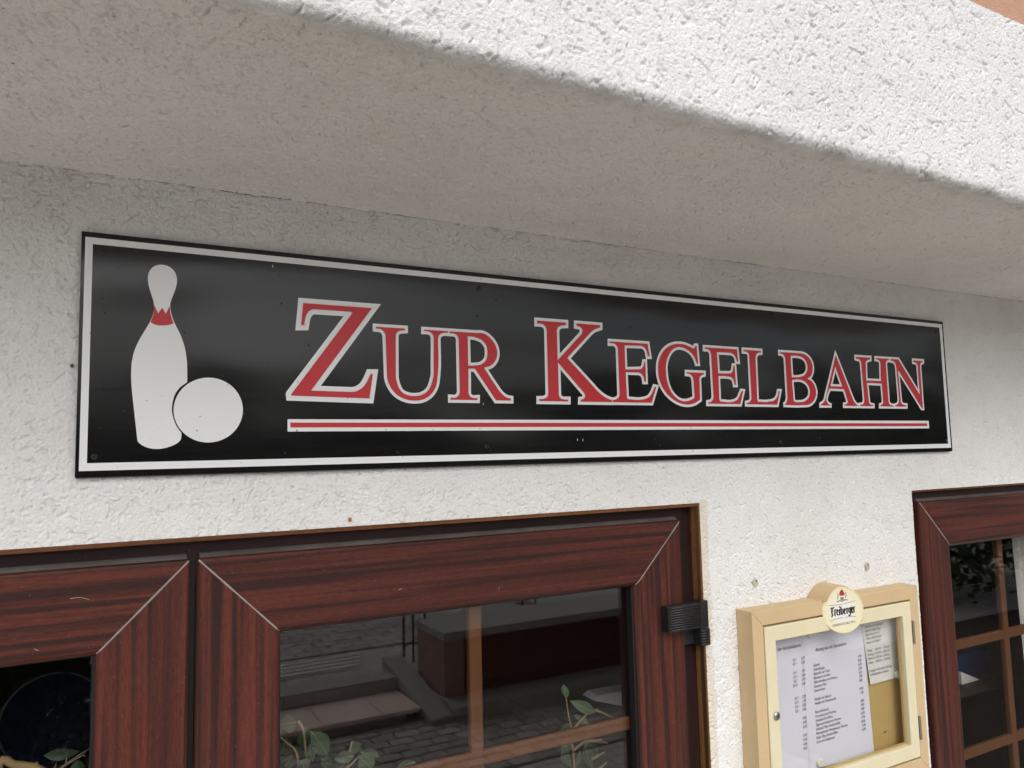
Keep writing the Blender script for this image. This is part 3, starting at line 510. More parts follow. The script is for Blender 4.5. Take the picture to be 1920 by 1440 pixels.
m.add([(-7, 6, G), (9, 6, G), (9, 6, 3.4), (-7, 6, 3.4)], [(0, 1, 2, 3)])
mk('side_wall', m, 'wall_far', b, bevel=-1)
# hairline crack where wall meets soffit
m = MB(); top_, bot_ = [], []; x = -.5
while x < 3.0:
    wv = .0012 * noise.noise(Vector((x * 9, 3, 1))) + .0012 * noise.noise(Vector((x * 40, 5, 1)))
    wd = max(.0001, .0006 * (noise.noise(Vector((x * 6, 8, 2))) + .45) + .0006 * noise.noise(Vector((x * 60, 2, 7))))
    if .17 < x < .22: wd += .0005
    top_.append((x, -.0034, ZS - .0040 + wv + wd)); bot_.append((x, -.0034, ZS - .0040 + wv - wd)); x += .006
n_ = len(top_)
m.add(top_ + bot_, [(i, i + 1, n_ + i + 1, n_ + i) for i in range(n_ - 1)])
mk('crack', m, 'crack', b, bevel=-1)
# filled drill holes, nail and rust spot
def blot(x, z, r, mat, y, name, sq=1.0):
    lp = []
    for k in range(16):
        a = 6.28319 * k / 16; rr = r * (1 + .35 * noise.noise(Vector((x * 50 + math.cos(a) * 1.5, z * 50 + math.sin(a) * 1.5, 0))))
        lp.append((x + rr * math.cos(a), z + rr * math.sin(a) * sq))
    mk(name, flat([lp], y), mat, b, bevel=-1)
for (px_, _, pz_) in D['plug'][:2]:
    blot(px_, pz_, .0075, 'plug', -.0026, 'filler_patch', 1.25); blot(px_ + .002, pz_ + .003, .0022, 'plughole', -.0030, 'plug_hole')
blot(D['plug'][2][0], D['plug'][2][2], .0026, 'plughole', -.0030, 'nail_hole')
blot(D['plug'][3][0], D['plug'][3][2] + .004, .0028, 'rust', -.0028, 'rust_spot', 1.2)

# dark room behind the windows
m = MB(); m.box(-6.9, 8.9, .285, 5.9, G + .02, ZS - .02)
m.f = [f for f in m.f if True]
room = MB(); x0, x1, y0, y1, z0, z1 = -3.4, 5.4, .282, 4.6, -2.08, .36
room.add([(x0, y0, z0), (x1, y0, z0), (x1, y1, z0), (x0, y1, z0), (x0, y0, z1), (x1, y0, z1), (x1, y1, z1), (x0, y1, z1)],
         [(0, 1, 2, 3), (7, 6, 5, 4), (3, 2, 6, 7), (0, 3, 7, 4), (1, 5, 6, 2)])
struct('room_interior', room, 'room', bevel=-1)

# ------------------------------------------------------------------ windows
def member(prof, side, x0, x1, z0, z1):
    """mitred frame member: prof = (u inwards from the outer edge, y); side T/B/L/R of the rectangle"""
    v = []
    for u, y in prof:
        if side == 'T': v += [(x0 + u, y, z1 - u), (x1 - u, y, z1 - u)]
        if side == 'B': v += [(x0 + u, y, z0 + u), (x1 - u, y, z0 + u)]
        if side == 'L': v += [(x0 + u, y, z0 + u), (x0 + u, y, z1 - u)]
        if side == 'R': v += [(x1 - u, y, z0 + u), (x1 - u, y, z1 - u)]
    n = len(prof)
    f = [(2 * i, 2 * i + 1, 2 * ((i + 1) % n) + 1, 2 * ((i + 1) % n)) for i in range(n)]
    f += [tuple(range(0, 2 * n, 2)), tuple(range(2 * n - 1, -1, -2))]
    m_ = MB(); return m_.add(v, f)

SW = .1185                                                # sash face width
SASH = [(0, .022), (0, .0135), (.0018, .0098), (.0048, .008), (.108, .008), (.1125, .0088), (SW - .002, .0125), (SW, .0155), (SW, .034), (.004, .034)]
GY = .036
def make_sash(win, x0, x1, z0, z1, ncol, nrow, seams=('TL', 'TR', 'BL', 'BR')):
    core = MB()
    for s_ in 'TBLR': 
        q = member([(.006, .0345), (SW - .004, .0345), (SW - .004, .072), (.006, .072)], s_, x0, x1, z0, z1); core.add(q.v, q.f)
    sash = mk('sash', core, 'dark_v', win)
    for s_, nm, mt in (('T', 'rail', 'wood_h'), ('B', 'rail', 'wood_h'), ('L', 'stile', 'wood_v'), ('R', 'stile', 'wood_v')):
        mk(nm, member(SASH, s_, x0, x1, z0, z1), mt, sash)
    gk = MB()
    for s_ in 'TBLR':
        q = member([(SW - .003, .0165), (SW + .0022, .0205), (SW + .0030, GY - .0005), (SW - .003, GY - .0005)], s_, x0, x1, z0, z1); gk.add(q.v, q.f)
    mk('gasket', gk, 'gasket', sash)
    m_ = MB(); m_.add([(x0 + .004, .0130, z1 + .0004), (x1 - .004, .0130, z1 + .0004), (x1 - .004, .0235, z1 + .0004), (x0 + .004, .0235, z1 + .0004), (x0 + .004, .0180, z1 + .0040), (x1 - .004, .0180, z1 + .0040), (x1 - .004, .0235, z1 + .0068), (x0 + .004, .0235, z1 + .0068)], [(3, 2, 1, 0), (0, 1, 5, 4), (4, 5, 6, 7), (2, 3, 7, 6), (1, 2, 6, 5), (3, 0, 4, 7)]); mk('weather_seal', m_, 'seal', sash)
    gx0, gx1, gz0, gz1 = x0 + SW - .003, x1 - SW + .003, z0 + SW - .003, z1 - SW + .003
    m_ = MB(); m_.box(gx0, gx1, GY, GY + .004, gz0, gz1); mk('pane', m_, 'glass', sash)
    mw = .0125; ya, yb = GY + .0055, GY + .0205
    vx = [gx0 + .003 + (gx1 - gx0 - .006) * k / ncol for k in range(1, ncol)] if not isinstance(ncol, list) else ncol
    hz = nrow
    for xv in vx:
        m_ = MB(); m_.box(xv - mw, xv + mw, ya, yb, gz0, gz1); mk('muntin', m_, 'muntin', sash, bevel=.0045, seg=3)
    ed = [gx0] + vx + [gx1]
    for zz in hz:
        for k in range(len(ed) - 1):
            a = ed[k] + (mw - .003 if k else 0); c = ed[k + 1] - (mw - .003 if k < len(ed) - 2 else 0)
            m_ = MB(); m_.box(a, c, ya + .0006, yb - .0006, zz - mw, zz + mw); mk('muntin', m_, 'muntin', sash, bevel=.0045, seg=3)
    # pale weld seams along the mitres
    for s_ in seams:
        cx, sx_ = (x0, 1) if 'L' in s_ else (x1, -1); cz, sz_ = (z1, -1) if 'T' in s_ else (z0, 1)
        pts = [(.0022, .0094), (.0048, .0078)] + [(.0048 + .1032 * q_ / 12, .0078) for q_ in range(1, 12)] + [(.108, .0078), (.1125, .0086), (SW - .002, .0123)]
        v, wds = [], .00085
        for u, y in pts:
            px_, pz_ = cx + sx_ * u, cz + sz_ * u
            wq = wds * (1 + .5 * noise.noise(Vector((px_ * 60, pz_ * 60, 4)))); v += [(px_ + wq * sz_, y - .0003, pz_ - wq * sx_), (px_ - wq * sz_, y - .0003, pz_ + wq * sx_)]
        m_ = MB(); m_.add(v, [(2 * i, 2 * i + 1, 2 * i + 3, 2 * i + 2) for i in range(len(pts) - 1)])
        mk('weld_seam', m_, 'seam', sash, bevel=-1)
    return sash

FY = .0245
FRAME = [(0, .06), (0, FY), (.060, FY), (.060, .06)]
def make_frame(win, q, trim=True):
    x0, x1, z0, z1 = q['x0'], q['x1'], q['z0'], q['z1']
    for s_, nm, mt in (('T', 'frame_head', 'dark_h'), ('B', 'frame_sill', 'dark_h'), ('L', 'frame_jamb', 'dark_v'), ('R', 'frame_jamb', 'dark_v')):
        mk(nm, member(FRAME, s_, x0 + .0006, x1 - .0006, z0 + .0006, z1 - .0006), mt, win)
    if trim:
        m_ = MB(); m_.box(x0 + .0005, x1 - .0005, -.0015, FY - .0003, z1 - .0065, z1 - .0004); mk('head_trim', m_, 'oak_h', win, bevel=.0008)
        m_ = MB(); m_.box(x1 - .0055, x1 - .0004, -.001, FY - .0003, z0 + .001, z1 - .0068); mk('side_trim', m_, 'oak_v', win, bevel=.001)
        m_ = MB(); m_.box(x0 + .0004, x0 + .0055, -.001, FY - .0003, z0 + .001, z1 - .0068); mk('side_trim', m_, 'oak_v', win, bevel=.001)
    else:
        m_ = MB(); m_.box(x0 + .0005, x1 - .0005, .003, FY - .0003, z1 - .0050, z1 - .0004); mk('head_trim', m_, 'oak_h', win, bevel=.0008)
    m_ = MB(); m_.box(x0 - .03, x1 + .03, -.05, -.0008, z0 - .028, z0 - .002); mk('window_sill', m_, 'kerb', win, bevel=.004)

win = thing('casement_window', 'wide two-leaf mahogany-brown window below the bowling sign', 'window', ((W1['x0'] + W1['x1']) / 2, .02, W1['z0']))
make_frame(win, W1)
SZ1, SZ0 = -.1388, -1.462
rows1 = [-.523 - .264 * k for k in range(0, 3)]
make_sash(win, .1456, 1.0535, SZ0, SZ1, [.6065], rows1)
make_sash(win, -.7715, .1363, SZ0, SZ1, [-.3125], [-.787, -1.051])
m = MB(); m.box(.1368, .1451, .024, .05, SZ0, SZ1 - .002); mk('meeting_gasket', m, 'gasket', win)
# dust lying on the top edge of the sashes
# hinge with ribbed covers
hg = MB(); hg.box(.9950, 1.0950, -.0128, .0075, -.3508, -.3010)
h0 = mk('hinge', hg, 'hinge', win, bevel=.0012)
for k in range(10):
    zc_ = -.3045 - .0047 * k
    m = MB(); m.tube([(.9975, -.0134, zc_), (1.0755, -.0134, zc_)], .0018, 8); mk('rib', m, 'hinge', h0, smooth=True)
m = MB(); m.box(1.0762, 1.0962, -.0145, .0078, -.3512, -.2985); mk('cap', m, 'hinge', h0, bevel=.0012)
m = MB(); m.box(1.0760, 1.1005, -.0120, .0240, -.3870, -.3525); mk('knuckle', m, 'hinge', h0, bevel=.0015)
for k in range(6):
    zc_ = -.3570 - .0052 * k
    m = MB(); m.tube([(1.0772, -.0127, zc_), (1.0993, -.0127, zc_)], .0019, 8); mk('rib', m, 'hinge', h0, smooth=True)
m = MB(); m.cyl((.9952, -.003, -.3285), (-1, 0, 0), .0032, .0012, 14); mk('screw_cap', m, 'screw', h0)
m = MB(); m.box(1.045, 1.0756, .0082, .0235, -.384, -.3515); mk('pin_block', m, 'hinge', h0, bevel=.001)

# lint and cobweb threads caught on the frame
for pts in (((.452, -.2150), (.4545, -.2138), (.4575, -.2132)), ((.636, -.2325), (.6362, -.2300), (.638, -.2290)), ((-.0130, -.178), (-.002, -.1775), (.010, -.1815)), ((-.052, -.238), (-.049, -.2398), (-.047, -.2405))):
    m = MB(); m.tube(smooth_path([(px_, .0076, pz_) for px_, pz_ in pts]), .00022, 5); mk('lint', m, 'curtain', win)
win2 = thing('casement_window', 'dark brown window with small panes at the right edge, beside the menu case', 'window', ((W2['x0'] + W2['x1']) / 2, .02, W2['z0']))
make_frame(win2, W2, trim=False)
make_sash(win2, 1.8325, 2.981, SZ0, -.1415, [2.232, 2.458, 2.684], [-.523, -.799, -1.075])

# ------------------------------------------------------------------ sign
def smooth_loop(lp, thr=48, sub=4):
    P_ = [Vector(p) for p in lp]; n = len(P_); corner = []
    for i in range(n):
        a, c = P_[i] - P_[i - 1], P_[(i + 1) % n] - P_[i]
        corner.append(a.angle(c, 0) > R(thr))
    out = []
    for i in range(n):
        p1, p2 = P_[i], P_[(i + 1) % n]; p0 = P_[i - 1]; p3 = P_[(i + 2) % n]
        out.append(p1)
        L12 = (p2 - p1).length
        def tan(pa, pb, pc):                       # tangent at pb, limited for uneven spacing
            d1, d2 = pb - pa, pc - pb
            if max(d1.length, d2.length) > 3.0 * min(d1.length, d2.length) and max(d1.length, d2.length) > 14: return (d1 if d1.length > d2.length else d2).normalized()
            t_ = (d1 / max(d1.length, 1e-9) * d2.length + d2 / max(d2.length, 1e-9) * d1.length)
            return t_.normalized() if t_.length > 1e-9 else d2.normalized()
        s1 = not corner[i]; s2 = not corner[(i + 1) % n]
        if not s1 and not s2: continue
        t1 = tan(p0, p1, p2) if s1 else (p2 - p1).normalized()
        t2 = tan(p1, p2, p3) if s2 else (p2 - p1).normalized()
        k = min(L12, 3.0 * min(L12, 40))
        a1 = min(1.0, 30.0 / max(L12, 1e-6))
        if t1.angle(t2, 0) < R(1.5) or L12 > 75: 
            continue
        for j in range(1, sub):
            u = j / sub; h1 = 2*u**3 - 3*u**2 + 1; h2 = u**3 - 2*u**2 + u; h3 = -2*u**3 + 3*u**2; h4 = u**3 - u**2
            out.append(p1 * h1 + t1 * L12 * h2 + p2 * h3 + t2 * L12 * h4)
    return out
def area(lp): return sum(a.x * b_.y - b_.x * a.y for a, b_ in zip(lp, lp[1:] + lp[:1])) / 2
def outline(loops, d):
    """glyph grown by d with mitred corners, as triangles (x, z)"""
    pieces = []
    for k, lp in enumerate(loops):
        lp = [p for i, p in enumerate(lp) if (p - lp[i - 1]).length > .05]
        if (area(lp) < 0) == (k == 0): lp = lp[::-1]          # outer ccw, holes cw: filled side on the left
        n = len(lp)
        nr = []
        for i in range(n):
            e = (lp[(i + 1) % n] - lp[i]).normalized(); nr.append(Vector((e.y, -e.x)))
        for i in range(n):
            p, q = lp[i], lp[(i + 1) % n]; n1, n2 = nr[i], nr[(i + 1) % n]
            pieces.append([p, p + n1 * d, q + n1 * d, q])
            if n1.x * n2.y - n1.y * n2.x > 1e-4:               # convex corner: mitre wedge
                bis = n1 + n2
                if bis.length > .35: bis.normalize(); tip = [q + bis * (d / max(.30, bis.dot(n1)))]
                else: tip = []
                pieces.append([q, q + n1 * d] + tip + [q + n2 * d])
    return pieces
def grown(loops, d, y):
    pieces = outline(loops, d); co, ed = [], []
    for lp in list(loops) + pieces:
        o = len(co); n = len(lp); co += [Vector((p.x, p.y)) for p in lp]; ed += [(o + i, o + (i + 1) % n) for i in range(n)]
    v, e, f, _, _, _ = delaunay_2d_cdt(co, ed, [], 1, 1e-3)
    bb = [(min(p.x for p in l), max(p.x for p in l), min(p.y for p in l), max(p.y for p in l), l) for l in pieces]
    def pip(lp, x, z):
        r = False; n = len(lp)
        for i in range(n):
            a_, b_ = lp[i], lp[(i + 1) % n]
            if (a_.y > z) != (b_.y > z) and x < (b_.x - a_.x) * (z - a_.y) / (b_.y - a_.y) + a_.x: r = not r
        return r
    fs = []
    for t in f:
        x = sum(v[i].x for i in t) / len(t); z = sum(v[i].y for i in t) / len(t)
        ok = pip(loops[0], x, z) and not any(pip(l, x, z) for l in loops[1:])
        if not ok: ok = any(x0 <= x <= x1 and z0 <= z <= z1 and pip(l, x, z) for x0, x1, z0, z1, l in bb)
        if ok:
            a_, b_, c_ = v[t[0]], v[t[1]], v[t[2]]; fs.append(tuple(t) if (b_ - a_).cross(c_ - a_) > 0 else tuple(reversed(t)))
    m_ = MB(); return m_.add([(p.x / 1000, y, p.y / 1000) for p in v], fs)
mmv = lambda lp: [(p[0] / 1000, p[1] / 1000) for p in lp]
SX0, SX1, SZb, SZt, SYF = -.0114, 1.9605, -.0172, .3216, -.010
sign = thing('pub_sign', 'long glossy black sign with red lettering, bowling pin and ball', 'sign', ((SX0 + SX1) / 2, -.005, SZb))
m = MB(); m.box(SX0, SX1, SYF, -.0045, SZb, SZt); pn = mk('panel', m, 'sign', sign, bevel=.0006)
m = MB(); m.box(SX0 + .001, SX1 - .001, -.0044, -.0030, SZb - .0012, SZt - .002); mk('backing_strip', m, 'sign_edge', sign)
mk('border_line', flat([[(-.0068, -.0082), (1.9545, -.0082), (1.9545, .3140), (-.0068, .3140)], [(.0025, .0022), (1.9432, .0022), (1.9432, .3047), (.0025, .3047)]], SYF - .0003), 'white', sign, bevel=-1)
for k, ch in enumerate(['Z', 'U', 'R', 'K', 'E', 'G', 'E.', 'L', 'B', 'A', 'H', 'N']):
    loops = [smooth_loop(lp) for lp in D[ch]]
    wd = 8.0 if ch == 'Z' else 5.6 if ch == 'K' else 5.2
    lt = mk('letter_outline', grown(loops, wd, SYF - .0003 - .00006 * k), 'white', sign, bevel=-1)
    mk('letter_face', flat([mmv(o_) for o_ in loops], SYF - .0013), 'red', lt, bevel=-1)
ul = mk('underline', flat([[(.269, .0434), (1.8683, .0420), (1.8683, .0612), (.269, .0622)]], SYF - .0003), 'white', sign, bevel=-1)
mk('underline_core', flat([[(.2732, .0496), (1.8603, .0478), (1.8603, .0548), (.2732, .0570)]], SYF - .0006), 'red', ul, bevel=-1)
pin = mk('pin_figure', flat([mmv(smooth_loop(D['pin'][0], 40))], SYF - .0003), 'white', sign, bevel=-1)
mk('pin_collar', flat([mmv(smooth_loop(D['collar'][0], 30))], SYF - .0006), 'red', pin, bevel=-1)
mk('ball_figure', flat([[(.1563 + .0473 * math.cos(6.28319 * k / 72), .0755 + .0473 * math.sin(6.28319 * k / 72)) for k in range(72)]], SYF - .0003), 'white', sign, bevel=-1)
for (sx_, sz_) in D['scr'][0]:
    x, z = sx_ / 1000, sz_ / 1000
    m = MB(); m.tube([(x, SYF + .001, z), (x, SYF - .0012, z), (x, SYF - .0022, z)], [.0042, .0042, .0028], 18); s_ = mk('screw', m, 'screw', sign)
    m = MB(); m.cyl((x, SYF - .0021, z), (0, -1, 0), .0014, .0003, 6); mk('screw_socket', m, 'hole', s_)

for x, z, l in ((.2452, .2960, .004), (.7980, .0230, .004), (.8100, .0225, .004), (.6035, .0880, .003)):
    mk('scratch', flat([[(x, z), (x + .0012, z), (x + .0008, z + l), (x + .0001, z + l)]], SYF - .0004), 'white', sign, bevel=-1)
# ------------------------------------------------------------------ menu case
BX0, BX1, BZ0, BZ1, BY = 1.1850, 1.7243, -.7450, -.3283, -.0436
bx = thing('menu_case', 'tan metal menu display case with cream glazed door', 'display case', ((BX0 + BX1) / 2, -.02, BZ0))
DX0, DX1, DZ0, DZ1 = 1.2150, 1.6931, -.7120, -.3604
case = MB()
for s_ in 'TBLR':
    u0 = {'T': BZ1 - DZ1, 'B': DZ0 - BZ0, 'L': DX0 - BX0, 'R': BX1 - DX1}[s_]
pr = [(0, -.0004), (0, BY), (.0300, BY), (.0300, -.0004)]
for s_, nm in (('T', 'case_side'), ('B', 'case_side'), ('L', 'case_side'), ('R', 'case_side')):
    mk(nm, member(pr, s_, BX0, BX1, BZ0, BZ1), 'tan', bx, bevel=.0016)
m = MB(); m.box(BX0 + .03, BX1 - .03, -.007, -.0006, BZ0 + .03, BZ1 - .03); mk('back_panel', m, 'ochre', bx)
pr = [(0, -.0300), (0, -.0445), (.0012, -.0458), (.0290, -.0458), (.0302, -.0445), (.0302, -.0300)]
core = MB()
for s_ in 'TBLR':
    q = member([(.003, -.0295), (.030, -.0295), (.030, -.0270), (.003, -.0270)], s_, DX0 + .0008, DX1 - .0008, DZ0 + .0008, DZ1 - .0008); core.add(q.v, q.f)
dr = mk('case_door', core, 'cream', bx)
for s_, nm in (('T', 'door_rail'), ('B', 'door_rail'), ('L', 'door_stile'), ('R', 'door_stile')):
    mk(nm, member(pr, s_, DX0 + .0018, DX1 - .0018, DZ0 + .0018, DZ1 - .0018), 'cream', dr)
m = MB(); m.box(DX0 + .029, DX1 - .029, -.0375, -.0345, DZ0 + .029, DZ1 - .029); mk('door_pane', m, 'caseglass', dr)
m = MB()
for s_ in 'TBLR':
    q = member([(.0288, -.0340), (.036, -.0340), (.036, -.0295), (.0288, -.0295)], s_, DX0, DX1, DZ0, DZ1); m.add(q.v, q.f)
mk('glazing_bead', m, 'ochre', dr)
m = MB(); m.tube([(1.2365, -.0455, -.5385), (1.2365, -.0485, -.5385), (1.2365, -.0500, -.5385)], [.0082, .0082, .0066], 22); lk = mk('lock', m, 'steel', dr, smooth=False)
m = MB(); m.cyl((1.2365, -.0499, -.5385), (0, -1, 0), .0046, .0012, 18); mk('lock_core', m, 'steel', lk)
m = MB(); m.box(1.2358, 1.2372, -.0515, -.0512, -.5415, -.5355); mk('keyhole', m, 'hole', lk)
for zc_ in (-.432, -.6465):
    for k in range(3):
        m = MB(); m.cyl((1.6952, -.0470, zc_ - .026 + .0176 * k), (0, 0, 1), .0026, .0166, 12); mk('hinge_barrel', m, 'steel', dr)
# papers (thin sheets with a slight curl), text printed on them
def paper(name, label, corners, bulge, y, mat, nx=10, nz=14, group=None):
    a, b_, c, d = [Vector(p) for p in corners]           # TL TR BR BL (x, z)
    v = []
    for j in range(nz + 1):
        for i in range(nx + 1):
            u, t_ = i / nx, j / nz
            p = (a * (1 - u) + b_ * u) * (1 - t_) + (d * (1 - u) + c * u) * t_
            yy = y - bulge * (math.sin(math.pi * u) * .5 + .5 * t_ * t_) - .0004 * noise.noise(Vector((p.x * 30, p.y * 30, 1)))
            v.append((p.x, yy, p.y))
    nv = len(v); v += [(q[0], q[1] + .0002, q[2]) for q in v]
    f = [(j * (nx + 1) + i, j * (nx + 1) + i + 1, (j + 1) * (nx + 1) + i + 1, (j + 1) * (nx + 1) + i) for j in range(nz) for i in range(nx)]
    f += [tuple(nv + k for k in reversed(q)) for q in f]
    m_ = MB(); m_.add(v, f); o = mk(name, m_, mat, bevel=-1, smooth=True)
    return tag(o, label, 'paper', group)
s1 = paper('menu_sheet', 'drinks price sheet pinned at the left of the menu case', [(1.2175, -.398), (1.3765, -.3985), (1.3715, -.696), (1.2165, -.695)], .0006, -.0078, 'paper')
s2 = paper('menu_sheet', 'food menu sheet with long dish list in the middle of the case', [(1.3665, -.394), (1.5655, -.396), (1.5785, -.692), (1.3660, -.684)], .0006, -.0088, 'paper')
s3 = paper('opening_hours_notice', 'small curled opening hours notice at upper right inside the case', [(1.5595, -.386), (1.6860, -.388), (1.6800, -.539), (1.5776, -.5405)], .0022, -.0102, 'paper2')
def printed(sheet_o, ms): 
    if ms: tag(mk('printed_text', join(*ms), 'ink', sheet_o, bevel=-1), kind='stuff')
TS = .0082
kw = dict(shear=.22, xscale=.80, bold=0)
items = ['Soljanka', 'Gulaschsuppe', 'Ragoutfin mit Toast', 'Bockwurst mit Brot', 'Hähnchendinos mit Pommes', 'Strammer Max', 'Salatschüssel', None, 'Nudeln mit Gulasch', 'Nudeln mit Tomatensoße', None, 'Bauernfrühstück', 'Currywurst mit Pommes', 'Schnitzel, Ei auf Brot', 'Zigeunerschnitzel mit Pommes', 'Schnitzel, Pilze, Bratkartoffeln', 'Putenschnitzel, Mischgemüse, Pommes', 'Steak, Pilze, Bratkartoffeln', 'Lachs mit Grillgemüse']
price = ['6,90', '8,90', '6,90', '3,00', '5,50', '7,90', '8,90', None, '13,90', '7,90', None, '8,90', '9,90', '8,90', '16,90', '17,90', '18,90', '17,90', '14,90']
ms = [text_mesh('Auszug aus der Speisekarte', .0108, 1.404, -.4428, -.0101, **dict(kw, xscale=.86))]
for k, (a, c) in enumerate(zip(items, price)):
    z = -.4735 - .00890 * k
    if a: ms.append(text_mesh(a, TS, 1.3945 - .0002 * k, z, -.0101, **kw)); ms.append(text_mesh(c, TS, 1.5535, z - .0020, -.0101, 'RIGHT', **kw))
printed(s2, ms)
ms = [text_mesh('aus der Getränkekarte', .0108, 1.3600, -.4262, -.0092, 'RIGHT', **dict(kw, xscale=.86))]
dl = [('', '0,3 l', '2,70'), ('ef', '0,5 l', '3,50'), ('lzen', '', ''), ('dinger', '0,5 l', '3,50'), ('', '0,5 l', '3,50'), ('feweizen', '0,5 l', '3,00'), ('warzbier', '0,33 l', '2,50'), ('pefruit', '', ''), ('', '', ''), (', Sprite,', '0,3 l', '2,20'), ('', '0,3 l', '1,50'), ('', '0,3 l', '2,20'), ('schorle', '0,3 l', '2,40'), ('', '', ''), ('', '', '4,90'), ('', '', '4,90'), ('', '', '2,50'), ('', '', ''), ('', '', '4,50'), ('', '', '4,50'), ('', '', '4,50'), ('', '', '4,50')]
for k, (a, c, e) in enumerate(dl):
    z = -.4535 - .00885 * k
    if a: ms.append(text_mesh(a, TS, 1.2470, z - .003, -.0092, **kw))
    if c: ms.append(text_mesh(c, TS, 1.3440, z, -.0092, 'RIGHT', **kw))
    if e: ms.append(text_mesh(e, TS, 1.3705 - .0004 * k, z, -.0092, 'RIGHT', **kw))
printed(s1, ms)
ms = []
for k, a in enumerate(['Gaststätte „Zur Kegelbahn“', 'Inhaberin Heike König', 'Ziegelrodaer Str. 36', 'Telefon 034672/93644', 'Handy 0162/5540871', None, 'Montag     16.00 Uhr - 17.00 Uhr', 'Dienstag  16.30 Uhr - 23.00 Uhr', 'Mittwoch 15.00 Uhr - 23.00 Uhr', 'Freitag     18.00 Uhr - 23.00 Uhr', None, 'Samstag und Sonntag auf Anfrage,', 'zu Wettkämpfen vorhanden']):
    if a: ms.append(text_mesh(a, TS * .95, 1.5675 + .0006 * k, -.4130 - .00895 * k, -.0136, rot=R(0), **dict(kw, xscale=.76)))
printed(s3, ms)
for i, (mx_, mz_, yy, lb) in enumerate(((1.3955, -.6735, -.0096, 'round white magnet at the bottom of the food menu'), (1.6715, -.5310, -.0125, 'round white magnet on the corner of the opening hours notice'), (1.3890, -.4035, -.0096, 'round white magnet at the top between the two menu sheets'))):
    m = MB(); m.tube([(mx_, yy, mz_), (mx_, yy - .005, mz_), (mx_, yy - .0065, mz_)], [.0088, .0088, .0072], 20)
    tag(mk('magnet', m, 'magnet'), lb, 'magnet', 'white magnets in the menu case')
m = MB(); m.cyl((1.6225, -.0068, -.6518), (0, -1, 0), .0105, .0006, 24); ws = mk('washer', m, 'ochre', bx)
m = MB(); m.tube([(1.6225, -.0074, -.6518), (1.6225, -.0092, -.6518), (1.6225, -.0100, -.6518)], [.0040, .0036, .0020], 16); mk('screw', m, 'steel', ws, smooth=True)

# brand disc on its curved hood, fixed over the top of the case
dC = Vector((1.4395, -.058, -.3504)); yaw = R(20)
du, dn = Vector((math.cos(yaw), -math.sin(yaw), 0)), Vector((-math.sin(yaw), -math.cos(yaw), 0))
dT = thing('advert_disc', 'round cream beer advert disc on a curved tan hood over the menu case', 'sign', (dC.x, dC.y, dC.z - .049))
DR = .0490
def dp(u, v_, h): p = dC + du * u + dn * h; return (p.x, p.y, p.z + v_)
m = MB(); n_ = 64; rings = [(DR - .001, -.0025), (DR, -.0018), (DR, .0018), (DR - .0008, .0024), (DR - .0022, .0024), (DR - .0028, .0018)]
v = [dp(r_ * math.cos(6.28319 * j / n_), r_ * math.sin(6.28319 * j / n_), h) for r_, h in rings for j in range(n_)]
f = [(i * n_ + j, i * n_ + (j + 1) % n_, (i + 1) * n_ + (j + 1) % n_, (i + 1) * n_ + j) for i in range(len(rings) - 1) for j in range(n_)]
f.append(tuple(range(n_)))
m.add(v, f); rimo = mk('disc_rim', m, 'cream', dT)
m = MB(); m.add([dp((DR - .0027) * math.cos(6.28319 * j / n_), (DR - .0027) * math.sin(6.28319 * j / n_), .00185) for j in range(n_)], [tuple(range(n_))])
face = mk('disc_face', m, 'discface', dT, bevel=-1, origin=tuple(dC))
def on_disc(mb, h): 
    o = MB(); return o.add([dp(p[0], p[2], h) for p in mb.v], mb.f)
DK = D['disc']; off = lambda p: ((p[0] - 2.0) / 1000, (p[1] - .4) / 1000)
mk('brand_word', join(*[on_disc(strip2d([off(a) for a in p], wd / 1000, 0), .0022 + .00002 * k) for k, (wd, p) in enumerate(DK['word'])]), 'black', face, bevel=-1)
for wd, p in DK['lines']: mk('flourish_line', on_disc(strip2d([off(a) for a in p], wd / 1000, 0), .0022), 'gold', face, bevel=-1)
mk('crest_figure', join(*[on_disc(strip2d([off(a) for a in p], wd / 1000, 0), .0022 + .00003 * k) for k, (wd, p) in enumerate(DK['sup'])]), 'brown', face, bevel=-1)
mk('crest_hop', on_disc(flat([[off(p) for p in DK['hop']]], 0), .0023), 'hop', face, bevel=-1)
mk('crest_shield', on_disc(flat([[off(p) for p in DK['shield']]], 0), .0024), 'gold', face, bevel=-1)
h1, h2, h3 = [Vector(off(p)) for p in DK['herb']]
tm = text_mesh('HERBFRISCHES PILS', .0072, h1.x, h1.y, 0, xscale=1.0, rot=math.atan2((h2 - h1).y, (h2 - h1).x), bold=0)
tw_ = (max(p[0] for p in tm.v) - min(p[0] for p in tm.v)); ks = (h2 - h1).x / tw_
tm.v = [(h1.x + (p[0] - h1.x) * ks, p[1], p[2]) for p in tm.v]
mk('slogan', on_disc(tm, .0022), 'brown', face, bevel=-1)
m = MB(); n_ = 20; hc = Vector((1.4495, 0, -.3530)); hr = .0535; v = []
for r_ in (hr, hr - .0022):
    for yy, sh in ((-.0005, .0), (-.0555, -.0085)):
        for j in range(n_ + 1):
            a = R(27 + 126 * j / n_); v.append((hc.x + sh + r_ * math.cos(a), yy, hc.z + r_ * math.sin(a)))
k = n_ + 1; f = []
for j in range(n_):
    f += [(j, j + 1, k + j + 1, k + j), (2 * k + j + 1, 2 * k + j, 3 * k + j, 3 * k + j + 1), (k + j, k + j + 1, 3 * k + j + 1, 3 * k + j), (j + 1, j, 2 * k + j, 2 * k + j + 1)]
f += [(0, k, 3 * k, 2 * k), (n_, 2 * k + n_, 3 * k + n_, k + n_)]
m.add(v, f); mk('hood', m, 'tan', dT)

